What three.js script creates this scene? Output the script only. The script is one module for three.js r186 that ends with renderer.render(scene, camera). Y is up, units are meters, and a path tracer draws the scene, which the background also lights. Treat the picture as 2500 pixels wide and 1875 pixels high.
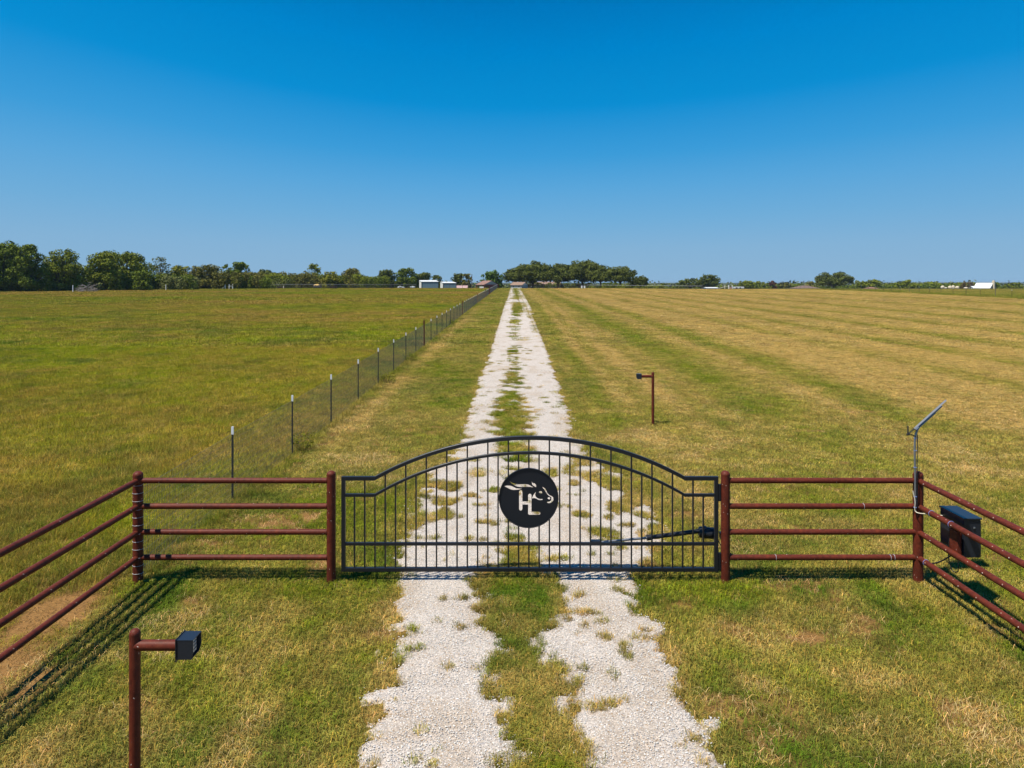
import * as THREE from 'three';
import { mergeGeometries } from 'three/addons/utils/BufferGeometryUtils.js';

// ------------------------------------------------------------ camera, sky, sun
const scene = new THREE.Scene();
const EYE = 3.92;                                   // height of the camera over the ground at the gate
const camera = new THREE.PerspectiveCamera(56.82, 4 / 3, 0.1, 20000);
camera.position.set(0, EYE, 0);
camera.lookAt(0, EYE, -10);
camera.setViewOffset(2500, 1875, 0, 247.5, 2500, 1875);   // level camera, lens shifted down
const renderer = new THREE.WebGLRenderer();
renderer.toneMapping = THREE.LinearToneMapping;
renderer.toneMappingExposure = 1.3;
renderer.shadowMap.enabled = true;

const lin = (r, g, b) => [r, g, b].map((v) => { v /= 255; return v <= 0.04045 ? v / 12.92 : ((v + 0.055) / 1.055) ** 2.4; });
{
  // clear sky: pale at the horizon, deep blue overhead
  const stops = [[-90, lin(120, 130, 120)], [-2, lin(140, 178, 208)], [0, lin(141, 180, 212)], [1.2, lin(138, 179, 212)], [2.7, lin(132, 178, 214)], [5, lin(112, 173, 217)], [7.5, lin(90, 166, 219)], [10, lin(60, 156, 217)],
    [13.8, lin(8, 142, 211)], [17.5, lin(0, 133, 205)], [21.5, lin(0, 118, 190)], [32, lin(0, 104, 178)], [50, lin(4, 92, 170)], [90, lin(10, 80, 155)]];
  const W = 256, Hh = 1024, data = new Float32Array(W * Hh * 4), sm = (a, b, x) => { const t = Math.min(1, Math.max(0, (x - a) / (b - a))); return t * t * (3 - 2 * t); };
  for (let i = 0; i < W; i++) {
    let az = ((i + 0.5) / W - 0.25) * 360; if (az > 180) az -= 360;       // degrees to the right of the view
    const side = 1 - 0.21 * sm(0, 45, -az) - 0.1 * sm(0, 45, az), reach = side + (0.84 - side) * sm(60, 180, Math.abs(az));   // the pale air reaches higher towards the sun
    for (let j = 0; j < Hh; j++) {
      const e0 = (j + 0.5) / Hh * 180 - 90, e = e0 > 0 ? e0 * reach : e0;
      let k = 0; while (k < stops.length - 2 && stops[k + 1][0] < e) k++;
      const f = Math.min(1, Math.max(0, (e - stops[k][0]) / (stops[k + 1][0] - stops[k][0]))), o = (j * W + i) * 4;
      for (let c = 0; c < 3; c++) data[o + c] = (stops[k][1][c] * (1 - f) + stops[k + 1][1][c] * f) / 1.3;
      data[o + 3] = 1;
    }
  }
  const sky = new THREE.DataTexture(data, W, Hh, THREE.RGBAFormat, THREE.FloatType);
  sky.mapping = THREE.EquirectangularReflectionMapping;
  sky.magFilter = sky.minFilter = THREE.LinearFilter;
  sky.needsUpdate = true;
  scene.background = sky; scene.environment = sky;
  scene.environmentIntensity = 1;
}
const sun = new THREE.DirectionalLight(new THREE.Color().setRGB(1, 0.93, 0.8), 5);
sun.position.set(-42, 100, 27);                      // high, from the left and a little behind the camera
sun.target.position.set(0, 0, -10);
sun.position.add(sun.target.position);
sun.castShadow = true;
Object.assign(sun.shadow.camera, { left: -60, right: 60, top: 60, bottom: -60, near: 1, far: 400 });
sun.shadow.mapSize.set(4096, 4096);
scene.add(sun, sun.target);
scene.fog = new THREE.FogExp2(new THREE.Color().setRGB(0.5, 0.72, 0.95), 0.00008);

// ------------------------------------------------------------ helpers
function rng(seed) { let a = seed >>> 0; return () => { a = (a + 0x6D2B79F5) | 0; let t = Math.imul(a ^ (a >>> 15), 1 | a); t = (t + Math.imul(t ^ (t >>> 7), 61 | t)) ^ t; return ((t ^ (t >>> 14)) >>> 0) / 4294967296; }; }
const hash = (x, y) => { let h = Math.imul(x, 374761393) + Math.imul(y, 668265263); h = Math.imul(h ^ (h >>> 13), 1274126177); return ((h ^ (h >>> 16)) >>> 0) / 4294967296; };
function vn(x, y) { const i = Math.floor(x), j = Math.floor(y), f = x - i, g = y - j, u = f * f * (3 - 2 * f), v = g * g * (3 - 2 * g); const a = hash(i, j), b = hash(i + 1, j), c = hash(i, j + 1), d = hash(i + 1, j + 1); return a + (b - a) * u + (c - a) * v + (a - b - c + d) * u * v; }
const fbm = (x, y, n = 3) => { let s = 0, a = 0.5, t = 0; for (let k = 0; k < n; k++) { s += a * vn(x, y); t += a; a *= 0.5; x = x * 2.03 + 17.1; y = y * 2.03 + 5.7; } return s / t; };
const ss = (a, b, x) => { const t = Math.min(1, Math.max(0, (x - a) / (b - a))); return t * t * (3 - 2 * t); };
const mix3 = (a, b, t) => [a[0] + (b[0] - a[0]) * t, a[1] + (b[1] - a[1]) * t, a[2] + (b[2] - a[2]) * t];
function table(pts) {                                // smooth curve through points
  const m = pts.map((p, i) => { const a = pts[Math.max(0, i - 1)], b = pts[Math.min(pts.length - 1, i + 1)]; return (b[1] - a[1]) / (b[0] - a[0] || 1); });
  return (x) => {
    if (x <= pts[0][0]) return pts[0][1];
    if (x >= pts[pts.length - 1][0]) return pts[pts.length - 1][1];
    let k = 0; while (pts[k + 1][0] < x) k++;
    const w = pts[k + 1][0] - pts[k][0], t = (x - pts[k][0]) / w, t2 = t * t, t3 = t2 * t;
    return (2 * t3 - 3 * t2 + 1) * pts[k][1] + (t3 - 2 * t2 + t) * w * m[k] + (-2 * t3 + 3 * t2) * pts[k + 1][1] + (t3 - t2) * w * m[k + 1];
  };
}
const F = 1733;
const U = (u, d) => (u - 1250) * d / F;              // sideways metres of a column at distance d
const V = (v, d) => EYE - (v - 690) * d / F;         // height of a row at distance d

const used = {};
function numbered(n) { const k = used[n] = (used[n] ?? -1) + 1; return k ? `${n}_${String(k).padStart(3, '0')}` : n; }
function tag(o, label, category, group, kind) { Object.assign(o.userData, { label, category }); if (group) o.userData.group = group; if (kind) o.userData.kind = kind; return o; }
function thing(name, label, category, x, y, z, turn = 0, group) { const g = new THREE.Group(); g.name = numbered(name); g.position.set(x, y, z); g.rotation.y = turn; scene.add(g); return tag(g, label, category, group); }
function add(name, geos, mat, parent = scene) {
  const list = (Array.isArray(geos) ? geos : [geos]).map((g) => { const n = g.index ? g.toNonIndexed() : g; for (const k of Object.keys(n.attributes)) if (!['position', 'normal', 'uv', 'color'].includes(k)) n.deleteAttribute(k); return n; });
  const m = new THREE.Mesh(list.length > 1 ? mergeGeometries(list) : list[0], mat);
  m.name = parent === scene ? numbered(name) : name; m.castShadow = m.receiveShadow = true; parent.add(m); return m;
}
function struct(name, geos, mat) { const m = add(name, geos, mat); m.userData.kind = 'structure'; return m; }
const V3 = (x, y, z) => new THREE.Vector3(x, y, z);
function cyl(p, q, r0, r1 = r0, seg = 16, open = false) {
  const a = V3(...p), b = V3(...q), L = a.distanceTo(b), g = new THREE.CylinderGeometry(r1, r0, L, seg, 1, open), uv = g.attributes.uv;
  for (let i = 0; i < uv.count; i++) uv.setXY(i, uv.getX(i) * 6.283 * r0, uv.getY(i) * L + p[0] * 0.37 + p[1] * 1.7);
  g.applyQuaternion(new THREE.Quaternion().setFromUnitVectors(V3(0, 1, 0), b.clone().sub(a).normalize()));
  return g.translate((a.x + b.x) / 2, (a.y + b.y) / 2, (a.z + b.z) / 2);
}
function box(cx, cy, cz, sx, sy, sz, bevel = 0) {
  let g;
  if (bevel) {
    const s = new THREE.Shape(), w = sx / 2 - bevel, h = sy / 2 - bevel; s.moveTo(-w, -h); s.lineTo(w, -h); s.lineTo(w, h); s.lineTo(-w, h); s.closePath();
    g = new THREE.ExtrudeGeometry(s, { depth: sz - 2 * bevel, bevelEnabled: true, bevelThickness: bevel, bevelSize: bevel, bevelSegments: 2 }); g.translate(0, 0, -(sz - 2 * bevel) / 2);
  } else g = new THREE.BoxGeometry(sx, sy, sz);
  return g.translate(cx, cy, cz);
}
function dome(x, y, z, r, sy = 0.75) { return new THREE.SphereGeometry(r, 18, 8, 0, Math.PI * 2, 0, Math.PI / 2).scale(1, sy, 1).translate(x, y, z); }
function polyMesh(quads) {                            // flat faces from corner lists
  const p = [], uv = [];
  for (const q of quads) for (let k = 1; k < q.length - 1; k++) for (const c of [q[0], q[k], q[k + 1]]) { p.push(...c); uv.push(c[0] + c[2], c[1]); }
  const g = new THREE.BufferGeometry(); g.setAttribute('position', new THREE.Float32BufferAttribute(p, 3)); g.setAttribute('uv', new THREE.Float32BufferAttribute(uv, 2)); g.computeVertexNormals(); return g;
}
function tubePath(pts, r, seg = 6, n = 24) { return new THREE.TubeGeometry(new THREE.CatmullRomCurve3(pts.map((p) => V3(...p))), n, r, seg, false); }

// ------------------------------------------------------------ terrain: a long gentle rise to a crest, a valley behind it, far hills
const hC = table([[8, 0], [20, 0.06], [30, 0.2], [62, 0.55], [75, 0.69], [156, 1.36], [205, 1.75], [242, 1.98], [280, 1.7], [340, 0.7], [450, -1.4], [600, -5], [1000, -11], [2000, -15], [3000, -9], [3900, 4], [4500, 0], [6000, -40], [9000, -60]]);
const hR = table([[8, 0], [20, 0.06], [30, 0.2], [60, 0.58], [119, 1.38], [206, 1.74], [280, 1.42], [353, 0.9], [450, -1.0], [600, -5], [1000, -11], [2000, -15], [3000, -9], [3900, 4], [4500, 0], [6000, -40], [9000, -60]]);
function ground(x, d) {
  const t = ss(18, 75, x);
  let y = hC(d) * (1 - t) + hR(d) * t;
  if (d > 700) y += (fbm(x / 500, d / 900, 3) - 0.5) * 7 * ss(700, 2500, d);
  return y;
}
const edgeL = table([[-6, -1.2], [5.7, -1.14], [7.2, -1.17], [8.1, -1.25], [9.3, -1.36], [10.8, -1.5], [12.3, -1.72], [14, -1.55], [17.7, -1.12], [22, -1.17], [31, -1.14], [48, -1.05], [92, -0.9], [160, -0.65], [245, -0.45]]);
const edgeR = table([[-6, 1.5], [5.7, 1.58], [6.4, 1.6], [7.2, 1.54], [8.1, 1.48], [9.3, 1.44], [10.8, 2.2], [12.3, 2.25], [14, 2.0], [17.7, 1.4], [22, 1.57], [31, 1.7], [48, 1.83], [92, 2.2], [160, 2.5], [245, 2.8]]);
const nL = (d) => (fbm(d * 0.9, 3.3) - 0.5) * 0.34 + (vn(d * 4, 8.1) - 0.5) * 0.16, nR = (d) => (fbm(d * 0.9, 53.3) - 0.5) * 0.34 + (vn(d * 4, 38.1) - 0.5) * 0.16;
const strip = table([[0, 0.26], [5.7, 0.26], [8.1, 0.1], [9.3, 0.07], [11, 0.12], [22, -0.05], [31, 0.15], [48, 0.15], [92, 0.66], [245, 1.17]]);
const stripW = table([[0, 0.45], [5.7, 0.45], [7, 0.42], [8.1, 0.42], [9.2, 0.58], [11, 0.42], [16, 0.5], [22, 0.55], [31, 0.4], [48, 0.42], [92, 0.55], [245, 0.42]]);
const stripD = table([[0, 0.62], [5.7, 0.62], [7, 0.66], [8, 0.85], [9.3, 0.95], [10.2, 0.4], [11.2, 0.1], [12.5, -0.15], [14, 0.0], [15.5, 0.36], [18, 0.66], [20, 0.85], [22.5, 0.6], [25, 0.42], [30, 0.6], [34, 0.4], [48, 0.38], [58, 0.42], [70, 0.3], [82, 0.85], [100, 0.8], [112, 0.4], [125, 0.65], [245, 0.6]]);
// how much grass grows here: 1 = meadow, 0 = bare gravel
function cover(x, d) {
  if (d > 246) return 1;
  const L = edgeL(d) + nL(d) * 0.6, R = edgeR(d) + nR(d) * 0.6, e = Math.min(x - L, R - x);
  if (e < -0.7) return 1;
  const n = fbm(x * 2.7 + 9, d * Math.min(2.7, 200 / d), 3), f = fbm(x * 9 + 3, d * Math.min(9, 300 / d) + 70, 2);
  const rough = 1 - 0.5 * ss(14, 30, d);
  let g = ss(0.22, 0.8, 0.42 - e / 0.42 + (n - 0.5) * 1.0 * rough + (f - 0.5) * 1.0 * rough);   // grass creeping in from the sides
  const c = Math.abs(x - strip(d)) / stripW(d);
  g = Math.max(g, ss(0.36, 0.66, n * 0.95 + (f - 0.5) * 0.6 + stripD(d) * 0.62 - 0.13 + (d > 24 ? 0.5 * (vn(d * 0.21, 4.4) - 0.68) : d < 8 ? 0.45 * (vn(d * 1.1 + 0.3, x * 0.8 + 2.2) - 0.5) : 0) - 0.4 * c * c));   // grass between the wheel tracks
  g = Math.max(g, 0.7 * ss(0.75, 0.82, fbm(x * 5 + 50, d * Math.min(5, 250 / d) + 9, 2)));   // lone tufts out on the stones
  if (d > 10 && d < 16) g = Math.max(g, ss(0.5, 0.62, n + 0.03 - 0.3 * Math.exp(-(((x - 0.32) / 0.35) ** 2)) - Math.min(e, 0.9) * 0.12 + (x > 1.15 ? 0.1 : 0) + (x < -1 ? 0.04 : 0)) * 0.8);
  return g;
}
const fenceR = (d) => 83.8 + 0.14 * (d - 119);       // line of the wire fence on the right
// stripes of cut hay on the right meadow, parallel to the drive: [x, half width, strength]
const rows = [[3.9, 0.4, 0.5], [5.3, 0.55, 0.55], [6.6, 0.4, 0.3], [8.1, 0.8, -0.24], [10.4, 0.5, 0.35], [11.9, 0.7, -0.2], [14.2, 0.8, 0.85], [16.4, 0.7, 0.35], [18.2, 0.7, -0.24], [20.8, 1.1, 0.35], [23.2, 0.6, -0.26], [26, 1.1, 0.4], [28.6, 0.6, -0.26], [32, 1.2, 0.35], [35, 0.7, -0.26], [39, 1.2, 0.35], [43, 0.7, -0.26], [48, 1.3, 0.3], [53, 0.8, -0.26], [59, 1.4, 0.3], [66, 1, -0.4], [73, 1.5, 0.3]];
const soilSpots = [[3.28, 7.85, 0.3, 0.16, 1.4], [-5.45, 6.8, 0.6, 1.1, 1.6], [-5.4, 8.4, 0.42, 0.8, 1.5], [-1.9, 5.7, 0.35, 0.28, 0.3], [4.1, 7.6, 0.2, 0.08, 0.6], [2.6, 10.6, 0.4, 0.2, 0.5], [-4.0, 11.8, 0.8, 0.35, 0.7], [-2.5, 9.9, 0.25, 0.2, 0.5], [-4.3, 10.5, 0.3, 0.2, 0.55], [3.1, 18.5, 0.5, 0.5, 0.4]];
const strawSpots = [[2.7, 17.7, 1.0, 0.5, 1], [2.95, 21.3, 0.4, 0.25, 1], [3.4, 18.6, 0.4, 0.4, 0.8], [4.2, 6.45, 0.22, 0.2, 1], [4.05, 6.0, 0.5, 0.25, 0.8], [4.6, 6.1, 0.3, 0.15, 0.7], [3.2, 6.3, 0.2, 0.15, 0.6], [-3.6, 7.5, 0.6, 0.12, 0.6], [-2.3, 5.9, 0.25, 0.4, 0.5], [-3.4, 16, 0.7, 1.2, 0.6], [-2.7, 14, 0.5, 0.5, 0.5], [-3.9, 8.2, 0.4, 0.3, 0.5], [3.4, 10.5, 0.3, 0.3, 0.5], [2.4, 6.9, 0.3, 0.12, 0.5]];
const spot = (list, x, d) => { let m = 0; for (const [a, b, c, e, s] of list) { const q = ((x - a) / c) ** 2 + ((d - b) / e) ** 2; if (q < 4) m = Math.max(m, s * Math.exp(-q)); } return m; };
const bare = (x, d) => Math.min(1, spot(soilSpots, x, d) * (0.3 + 1.3 * fbm(x * 3 + 20, d * 3, 3)) + (d < 24 && d > 3 ? 0.6 * ss(0.68, 0.8, fbm(x * 1.5 + 5, d * 1.5 + 80, 3)) * (x < -5.1 ? 0.5 : 1) : 0));
function dry(x, d) {                                  // share of dead, straw coloured grass
  const n1 = fbm(x * 0.55 + 3, d * 0.4, 3), n2 = fbm(x * 2.6, d * 2.0 + 40, 2);
  let t;
  if (x < -5.05) {                                    // pasture on the left
    t = 0.06 + 1.5 * (fbm(x * 0.045 + 1, d * 0.055 + 7, 3) - 0.42) + 0.9 * (n1 - 0.5) + 0.5 * (n2 - 0.5) + 0.42 * ss(30, 110, d);
    if (d > 120) t -= 0.7 * ss(0.5, 0.7, fbm(x * 0.02 + 4, d * 0.06, 2)) * ss(120, 160, d);
  } else if (d < 9.3) t = 0.26 + 1.1 * (n1 - 0.5) + 1.0 * (n2 - 0.5);
  else if (x < edgeL(d)) t = 0.3 + 0.9 * (n1 - 0.5) + 0.5 * (n2 - 0.5) + 0.45 * Math.exp(-(((x + 4.3) / 0.36) ** 2)) * ss(12, 20, d) * (1 - ss(60, 110, d)) * (0.4 + n1);
  else {
    t = 0.36 + (1.0 - 0.55 * ss(13, 22, d)) * (n1 - 0.5) + 0.6 * (n2 - 0.5) + 0.42 * ss(4, 18, x) + 0.08 * ss(60, 150, d);
    const w = x + (fbm(x * 0.3, d * 0.05, 2) - 0.5) * 1.0, k = ss(13, 24, d);
    t += k * 0.55 * ((vn(w * 0.85, 3.1) + vn(w * 1.9, 9.7)) / 2 - 0.5) * (0.6 + 0.8 * vn(d * 0.12, w * 0.3));
    for (const [c, hw, s] of rows) { const q = (w - c) / hw; if (q * q < 6) t += k * s * 1.15 * Math.exp(-q * q) * (0.55 + 0.9 * vn(d * 0.35 + c, c * 3)); }
    if (x > fenceR(d) - 2) t = 0.25 + 0.6 * (fbm(x * 0.1, d * 0.1, 2) - 0.5) + 0.2 * ss(0, 30, x - fenceR(d));
  }
  const e = Math.min(Math.abs(x - edgeL(d)), Math.abs(x - edgeR(d)));
  t += 0.4 * Math.exp(-((e / 0.22) ** 2)) * (d < 60 ? 1 : 0.6);
  if (x > edgeL(d) && x < edgeR(d)) t = 0.12 + 1.3 * (n2 - 0.45) + 0.3 * ss(0.2, 0.5, Math.abs(x - strip(d)));
  t += spot(strawSpots, x, d) * 0.5;
  return Math.min(1, Math.max(0, t));
}
const GREEN = [0.18, 0.225, 0.012], LUSH = [0.075, 0.15, 0.01], PASTURE = [0.24, 0.278, 0.008], TAN = [0.5, 0.35, 0.1], BROWNISH = [0.33, 0.215, 0.04], SOIL = [0.46, 0.26, 0.1], THATCH = [0.15, 0.115, 0.035];
function grassColor(x, d) {
  const t = dry(x, d), l = x < -5.05 ? ss(0.46, 0.7, fbm(x * 0.5 + 31, d * 0.42 + 11, 4)) : ss(0.48, 0.72, fbm(x * 0.9 + 31, d * 0.7 + 11, 3));
  let c = mix3(x < -5.05 ? PASTURE : GREEN, LUSH, l * (x > 3 && d > 12 ? 0.4 : 0.8));
  c = mix3(c, x < -5.05 ? BROWNISH : TAN, x < -5.05 ? t * 0.95 : t);
  return c;
}
function groundColor(x, d) {
  const so = Math.min(1, bare(x, d) * 1.2); let c = mix3(mix3(grassColor(x, d), THATCH, 0.55), SOIL, so);
  if (d > 255) { const n = fbm(x / 60, d / 90, 3), s = ss(255, 330, d) * (x > fenceR(Math.min(d, 400)) - 5 ? ss(350, 420, d) : 1); c = mix3(c, n > 0.56 && d > 500 ? [0.2, 0.19, 0.09] : [0.035, 0.055, 0.02], s); }
  return c;
}

// ------------------------------------------------------------ textures
function dataTex(N, fn, srgb = true) {
  const a = new Uint8Array(N * N * 4);
  for (let j = 0; j < N; j++) for (let i = 0; i < N; i++) { const c = fn(i, j), o = (j * N + i) * 4; a[o] = c[0]; a[o + 1] = c[1]; a[o + 2] = c[2]; a[o + 3] = 255; }
  const t = new THREE.DataTexture(a, N, N); t.wrapS = t.wrapT = THREE.RepeatWrapping; t.magFilter = t.minFilter = THREE.LinearFilter; if (srgb) t.colorSpace = THREE.SRGBColorSpace; t.needsUpdate = true; return t;
}
// crushed limestone: cells of single stones, 2 m tile
const gravelTex = (() => {
  const N = 1024, C = 160, col = new Float32Array(N * N * 3), h = new Float32Array(N * N);
  const h2 = (i, j, k) => hash(((i % C) + C) % C + k * 101, ((j % C) + C) % C + k * 57);
  for (let y = 0; y < N; y++) for (let x = 0; x < N; x++) {
    const fx = x / N * C, fy = y / N * C, i0 = Math.floor(fx), j0 = Math.floor(fy); let f1 = 9, f2 = 9, id = 0, s1 = 1;
    for (let j = -1; j <= 1; j++) for (let i = -1; i <= 1; i++) {
      const a = i0 + i, b = j0 + j, dx = a + 0.1 + 0.8 * h2(a, b, 1) - fx, dy = b + 0.1 + 0.8 * h2(a, b, 2) - fy, r = Math.hypot(dx, dy) / (0.7 + 0.6 * h2(a, b, 4));
      if (r < f1) { f2 = f1; f1 = r; id = h2(a, b, 3); s1 = h2(a, b, 5); } else if (r < f2) f2 = r;
    }
    const e = ss(0.0, 0.22, f2 - f1), o = y * N + x; h[o] = e * (0.55 + 0.45 * s1);
    const w = 0.76 + 0.24 * id, c = s1 > 0.95 ? [0.88, 0.78, 0.66] : s1 < 0.05 ? [0.8, 0.8, 0.82] : [1, 0.965, 0.93];
    const f = e < 0.3 ? 0.8 : 1;                     // fines between the stones are a little browner
    col[o * 3] = c[0] * w * (0.55 + 0.45 * f); col[o * 3 + 1] = c[1] * w * (0.5 + 0.5 * f); col[o * 3 + 2] = c[2] * w * (0.42 + 0.58 * f);
  }
  return { map: dataTex(N, (i, j) => { const o = (j * N + i) * 3; return [col[o] * 230, col[o + 1] * 230, col[o + 2] * 230]; }), bump: dataTex(N, (i, j) => { const v = h[j * N + i] * 255; return [v, v, v]; }, false) };
})();
function canvasTex(N, draw, srgb = true) { const c = document.createElement('canvas'); c.width = c.height = N; draw(c.getContext('2d'), N); const t = new THREE.CanvasTexture(c); t.wrapS = t.wrapT = THREE.RepeatWrapping; if (srgb) t.colorSpace = THREE.SRGBColorSpace; return t; }
// matted turf: short crossing blades, 3 m tile
const turfTex = canvasTex(1024, (g, N) => {
  const r = rng(5); g.fillStyle = 'rgb(190,185,175)'; g.fillRect(0, 0, N, N);
  for (let k = 0; k < 26000; k++) {
    const x = r() * N, y = r() * N, a = r() * 6.283, l = 6 + r() * 16, v = 120 + r() * 135, w = r();
    g.strokeStyle = `rgb(${v},${v * (0.94 + w * 0.08)},${v * (0.8 + w * 0.2)})`; g.lineWidth = 1 + r() * 1.4;
    for (const ox of [0, x > N - 30 ? -N : x < 30 ? N : 0]) for (const oy of [0, y > N - 30 ? -N : y < 30 ? N : 0]) { g.beginPath(); g.moveTo(x + ox, y + oy); g.lineTo(x + ox + Math.cos(a) * l, y + oy + Math.sin(a) * l); g.stroke(); if (!ox && !oy) break; }
  }
});
// oxide red pipe paint: mottled, scuffed, with pale specks
const pipeTex = canvasTex(1024, (g, N) => {
  const r = rng(8); g.fillStyle = 'rgb(93,39,26)'; g.fillRect(0, 0, N, N);
  for (let k = 0; k < 2600; k++) { const v = r(), s = 3 + r() * (k % 9 ? 22 : 70); g.fillStyle = v < 0.45 ? `rgba(58,24,16,${0.06 + r() * 0.18})` : v < 0.85 ? `rgba(124,56,32,${0.05 + r() * 0.16})` : `rgba(120,66,44,${0.05 + r() * 0.15})`; g.beginPath(); g.ellipse(r() * N, r() * N, s, s * (0.3 + r()), r() * 3, 0, 7); g.fill(); }
  for (let k = 0; k < 420; k++) { g.fillStyle = `rgba(${150 + r() * 60},${90 + r() * 60},${60 + r() * 50},${0.15 + r() * 0.35})`; g.beginPath(); g.ellipse(r() * N, r() * N, 0.8 + r() * 2.2, 0.8 + r() * 3.5, r() * 3, 0, 7); g.fill(); }
  for (let k = 0; k < 54; k++) { g.fillStyle = `rgba(222,205,190,${0.5 + r() * 0.5})`; g.beginPath(); g.ellipse(r() * N, r() * N, 2 + r() * 6, 3 + r() * 10, r() * 3, 0, 7); g.fill(); }
});
const barkTex = canvasTex(256, (g, N) => { const r = rng(12); g.fillStyle = 'rgb(92,78,64)'; g.fillRect(0, 0, N, N); for (let k = 0; k < 900; k++) { const v = 50 + r() * 80; g.fillStyle = `rgba(${v},${v * 0.86},${v * 0.72},0.35)`; g.fillRect(r() * N, r() * N, 1 + r() * 4, 8 + r() * 40); } });
const metalTex = canvasTex(512, (g, N) => { const r = rng(31); g.fillStyle = 'rgb(236,236,232)'; g.fillRect(0, 0, N, N); for (let k = 0; k < 500; k++) { const v = 190 + r() * 60; g.fillStyle = `rgba(${v},${v},${v - 6},0.25)`; g.fillRect(r() * N, r() * N, 1 + r() * 5, 20 + r() * 120); } });
const shingleTex = canvasTex(512, (g, N) => { const r = rng(33); for (let j = 0; j < 32; j++) for (let i = 0; i < 17; i++) { const v = 0.8 + r() * 0.4; g.fillStyle = `rgb(${142 * v},${117 * v},${100 * v})`; g.fillRect((i - (j % 2) * 0.5) * 32, j * 16, 31, 15); } });

const std = (o) => new THREE.MeshStandardMaterial({ roughness: 0.8, ...o });
const rgb = (r, g, b) => new THREE.Color().setRGB(r, g, b);
const M = {
  ground: new THREE.MeshPhysicalMaterial({ map: turfTex, vertexColors: true, roughness: 1, specularIntensity: 0.2, bumpMap: turfTex, bumpScale: 0.02 }),
  gravel: std({ map: gravelTex.map, bumpMap: gravelTex.bump, bumpScale: 0.005, roughness: 0.95, vertexColors: true }),
  pipe: new THREE.MeshPhysicalMaterial({ map: pipeTex, roughness: 0.55, specularIntensity: 0.4, bumpMap: pipeTex, bumpScale: 0.0006 }),
  gate: std({ color: rgb(0.008, 0.009, 0.013), roughness: 0.42 }),
  plate: new THREE.MeshPhysicalMaterial({ color: rgb(0.007, 0.009, 0.014), roughness: 0.5, specularIntensity: 0.7 }),
  black: std({ color: rgb(0.013, 0.014, 0.018), roughness: 0.4 }),
  boxPaint: std({ color: rgb(0.015, 0.019, 0.029), roughness: 0.36 }),
  tpost: std({ color: rgb(0.013, 0.016, 0.015), roughness: 0.85 }),
  tip: std({ color: rgb(0.75, 0.76, 0.78), roughness: 0.5 }),
  wire: std({ color: rgb(0.075, 0.08, 0.082), roughness: 0.6 }),
  tie: std({ color: rgb(0.55, 0.55, 0.58), roughness: 0.5, metalness: 0.3 }),
  alu: std({ color: rgb(0.27, 0.28, 0.3), roughness: 0.45, metalness: 0.15 }), netting: std({ color: rgb(0.06, 0.065, 0.07), roughness: 0.7 }), blueWall: std({ map: metalTex, color: rgb(0.15, 0.23, 0.29), roughness: 0.5 }),
  steel: std({ color: rgb(0.3, 0.31, 0.33), roughness: 0.45, metalness: 0.8 }),
  cell: std({ color: rgb(0.01, 0.015, 0.04), roughness: 0.12 }),
  blueTie: std({ color: rgb(0.2, 0.28, 0.6), roughness: 0.5 }),
  cream: std({ color: rgb(0.7, 0.64, 0.5), roughness: 0.6 }),
  key: std({ color: rgb(0.45, 0.46, 0.47), roughness: 0.4, metalness: 0.4 }),
  white: std({ map: metalTex, color: rgb(0.88, 0.88, 0.88), roughness: 0.5 }),
  whitePaint: std({ color: rgb(0.78, 0.77, 0.73), roughness: 0.6 }),
  grayMetal: std({ map: metalTex, color: rgb(0.42, 0.5, 0.55), roughness: 0.5 }),
  darkTrim: std({ color: rgb(0.03, 0.04, 0.05), roughness: 0.5 }),
  shingle: std({ map: shingleTex, roughness: 0.9 }),
  rustRoof: std({ color: rgb(0.3, 0.17, 0.13), roughness: 0.7, map: metalTex }),
  redPaint: std({ color: rgb(0.3, 0.06, 0.035), roughness: 0.6 }),
  stone: std({ color: rgb(0.55, 0.48, 0.36), roughness: 0.9 }),
  houseWall: std({ color: rgb(0.4, 0.42, 0.42), roughness: 0.8 }),
  window: std({ color: rgb(0.03, 0.04, 0.05), roughness: 0.1 }),
  hay: std({ color: rgb(0.55, 0.36, 0.13), roughness: 1 }),
  wood: std({ map: barkTex, color: rgb(0.8, 0.7, 0.6), roughness: 0.9 }),
  bark: std({ map: barkTex, roughness: 1, color: rgb(0.6, 0.58, 0.55) }),
  deadwood: std({ color: rgb(0.27, 0.235, 0.21), roughness: 1 }),
  pole: std({ color: rgb(0.12, 0.1, 0.09), roughness: 0.9 }),
};

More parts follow.
